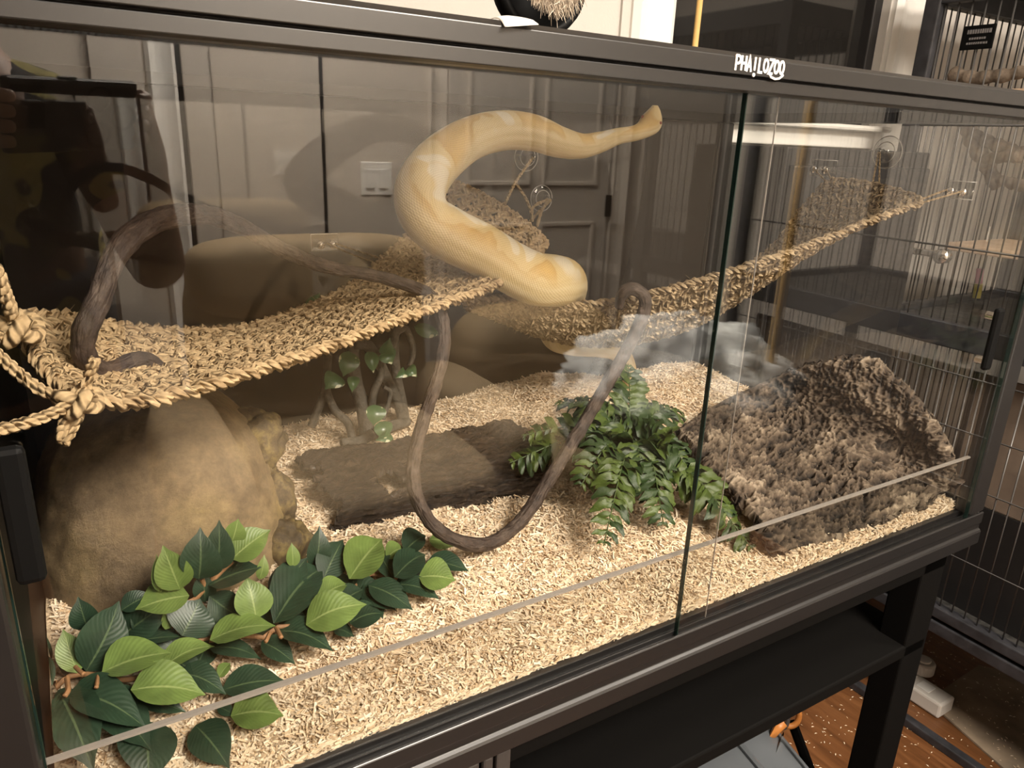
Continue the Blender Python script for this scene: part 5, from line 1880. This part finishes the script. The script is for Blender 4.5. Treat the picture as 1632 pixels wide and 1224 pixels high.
# ---- photographer
per = thing('person', 'person in a dark printed shirt holding up a phone, mirrored at the left', 'person', (-.06, -.92, 0))


def skinned(name, verts, edges, radii, m, parent, root=0, sub=1):
    me = bpy.data.meshes.new(name)
    c0 = np.array(verts[root])
    me.from_pydata([tuple(np.array(v) - c0) for v in verts], edges, [])
    o = bpy.data.objects.new(name, me)
    COL.objects.link(o)
    o.parent = parent
    o.location = c0 - world_loc(parent)
    md = o.modifiers.new('skin', 'SKIN')
    md.use_smooth_shade = True
    sv = me.skin_vertices[0].data if len(me.skin_vertices) else None
    if sv is None:
        bpy.context.view_layer.objects.active = o
        bm_ = bmesh.new(); bm_.from_mesh(me); bm_.verts.layers.skin.verify(); bm_.to_mesh(me); bm_.free()
        sv = me.skin_vertices[0].data
    for i, r in enumerate(radii):
        sv[i].radius = r if isinstance(r, tuple) else (r, r)
        sv[i].use_root = (i == root)
    s_ = o.modifiers.new('sub', 'SUBSURF'); s_.levels = sub; s_.render_levels = sub + 1
    me.materials.append(MAT[m])
    return o


end_r = CAM + c_right * .128 - c_fwd * .013
end_l = CAM - c_right * .034 - c_fwd * .016
verts = [(-.06, -.95, .92), (-.06, -.93, 1.10), (-.06, -.91, 1.28), (-.07, -.90, 1.40), (-.09, -.88, 1.48), (-.12, -.85, 1.57), (-.12, -.84, 1.66),
         (.11, -.90, 1.36), (.19, -.80, 1.12), tuple(end_r + np.array([.01, -.06, -.07])), tuple(end_r + np.array([.012, -.02, -.02])),
         (-.25, -.90, 1.36), (-.30, -.72, 1.13), tuple(end_l + np.array([-.06, -.07, -.02])), tuple(end_l + np.array([-.025, -.022, .0])),
         (.05, -.95, .86), (.05, -.95, .48), (.05, -.97, .08), (.05, -.88, .035),
         (-.16, -.95, .86), (-.16, -.95, .48), (-.16, -.97, .08), (-.16, -.88, .035)]
edges = [(0, 1), (1, 2), (2, 3), (3, 4), (4, 5), (5, 6), (3, 7), (7, 8), (8, 9), (9, 10), (3, 11), (11, 12), (12, 13), (13, 14),
         (0, 15), (15, 16), (16, 17), (17, 18), (0, 19), (19, 20), (20, 21), (21, 22)]
radii = [(.18, .12), (.18, .12), (.17, .11), .06, .055, (.075, .09), (.06, .075), .06, .042, .028, .026, .06, .042, .028, .026, .10, .075, .045, .035, .10, .075, .045, .035]
fing = [(10, end_r, 1), (14, end_l, -1)]
for hand, e_, sg_ in fing:
    hb = np.array(verts[hand])
    for q in range(4):
        off = -c_down * (.024 - .016 * q)
        a0 = len(verts)
        verts += [tuple(e_ + c_right * sg_ * .006 + off - c_fwd * .004), tuple(e_ + c_right * sg_ * .004 + off + c_fwd * .013), tuple(e_ - c_right * sg_ * .012 + off + c_fwd * .0155)]
        edges += [(hand, a0), (a0, a0 + 1), (a0 + 1, a0 + 2)]
        radii += [.0085, .008, .0065]
    a0 = len(verts)
    verts += [tuple(e_ - c_down * -.03 - c_fwd * .014), tuple(e_ - c_right * sg_ * .02 - c_down * -.02 - c_fwd * .018)]
    edges += [(hand, a0), (a0, a0 + 1)]
    radii += [.010, .008]
skinned('body', verts, edges, radii, 'skin', per)
skinned('shirt', [(-.06, -.95, .86), (-.06, -.93, 1.10), (-.06, -.91, 1.27), (-.07, -.90, 1.39), (.11, -.90, 1.35), (.16, -.845, 1.22), (-.25, -.90, 1.35), (-.28, -.80, 1.22)],
        [(0, 1), (1, 2), (2, 3), (3, 4), (4, 5), (3, 6), (6, 7)], [(.21, .14), (.205, .14), (.19, .13), .075, .075, .066, .075, .066], 'shirt', per)
skinned('trousers', [(-.06, -.95, .90), (.05, -.95, .84), (.05, -.95, .48), (.05, -.97, .10), (-.16, -.95, .84), (-.16, -.95, .48), (-.16, -.97, .10)],
        [(0, 1), (1, 2), (2, 3), (0, 4), (4, 5), (5, 6)], [(.20, .13), .12, .09, .065, .12, .09, .065], 'jeans', per)
hair = cushion((-.12, -.87, 1.62), (.19, .21, .20), .8)
obj('hair', hair, 'hair', per, smooth=True)
fdir = np.array([.5, .86, -.05]); fsd = np.array([.86, -.5, 0])
for s in (-1, 1):
    obj('eye', blob(np.array([-.12, -.845, 1.585]) + fdir * .082 + fsd * s * .03, np.array([.012, .008, .009]), 0, 10, 0, 16, 10), 'white', per, smooth=True)
    obj('ear', blob(np.array([-.12, -.845, 1.58]) + fsd * s * .082, np.array([.010, .018, .028]), .001, 10, 0, 16, 10), 'skin', per, smooth=True)
obj('nose', blob(np.array([-.12, -.845, 1.56]) + fdir * .095, np.array([.014, .016, .022]), .001, 10, 0, 16, 10), 'skin', per, smooth=True)
obj('mouth', blob(np.array([-.12, -.845, 1.525]) + fdir * .082, np.array([.022, .012, .006]), 0, 10, 0, 16, 10), 'pink', per, smooth=True)
bpy.context.view_layer.update()
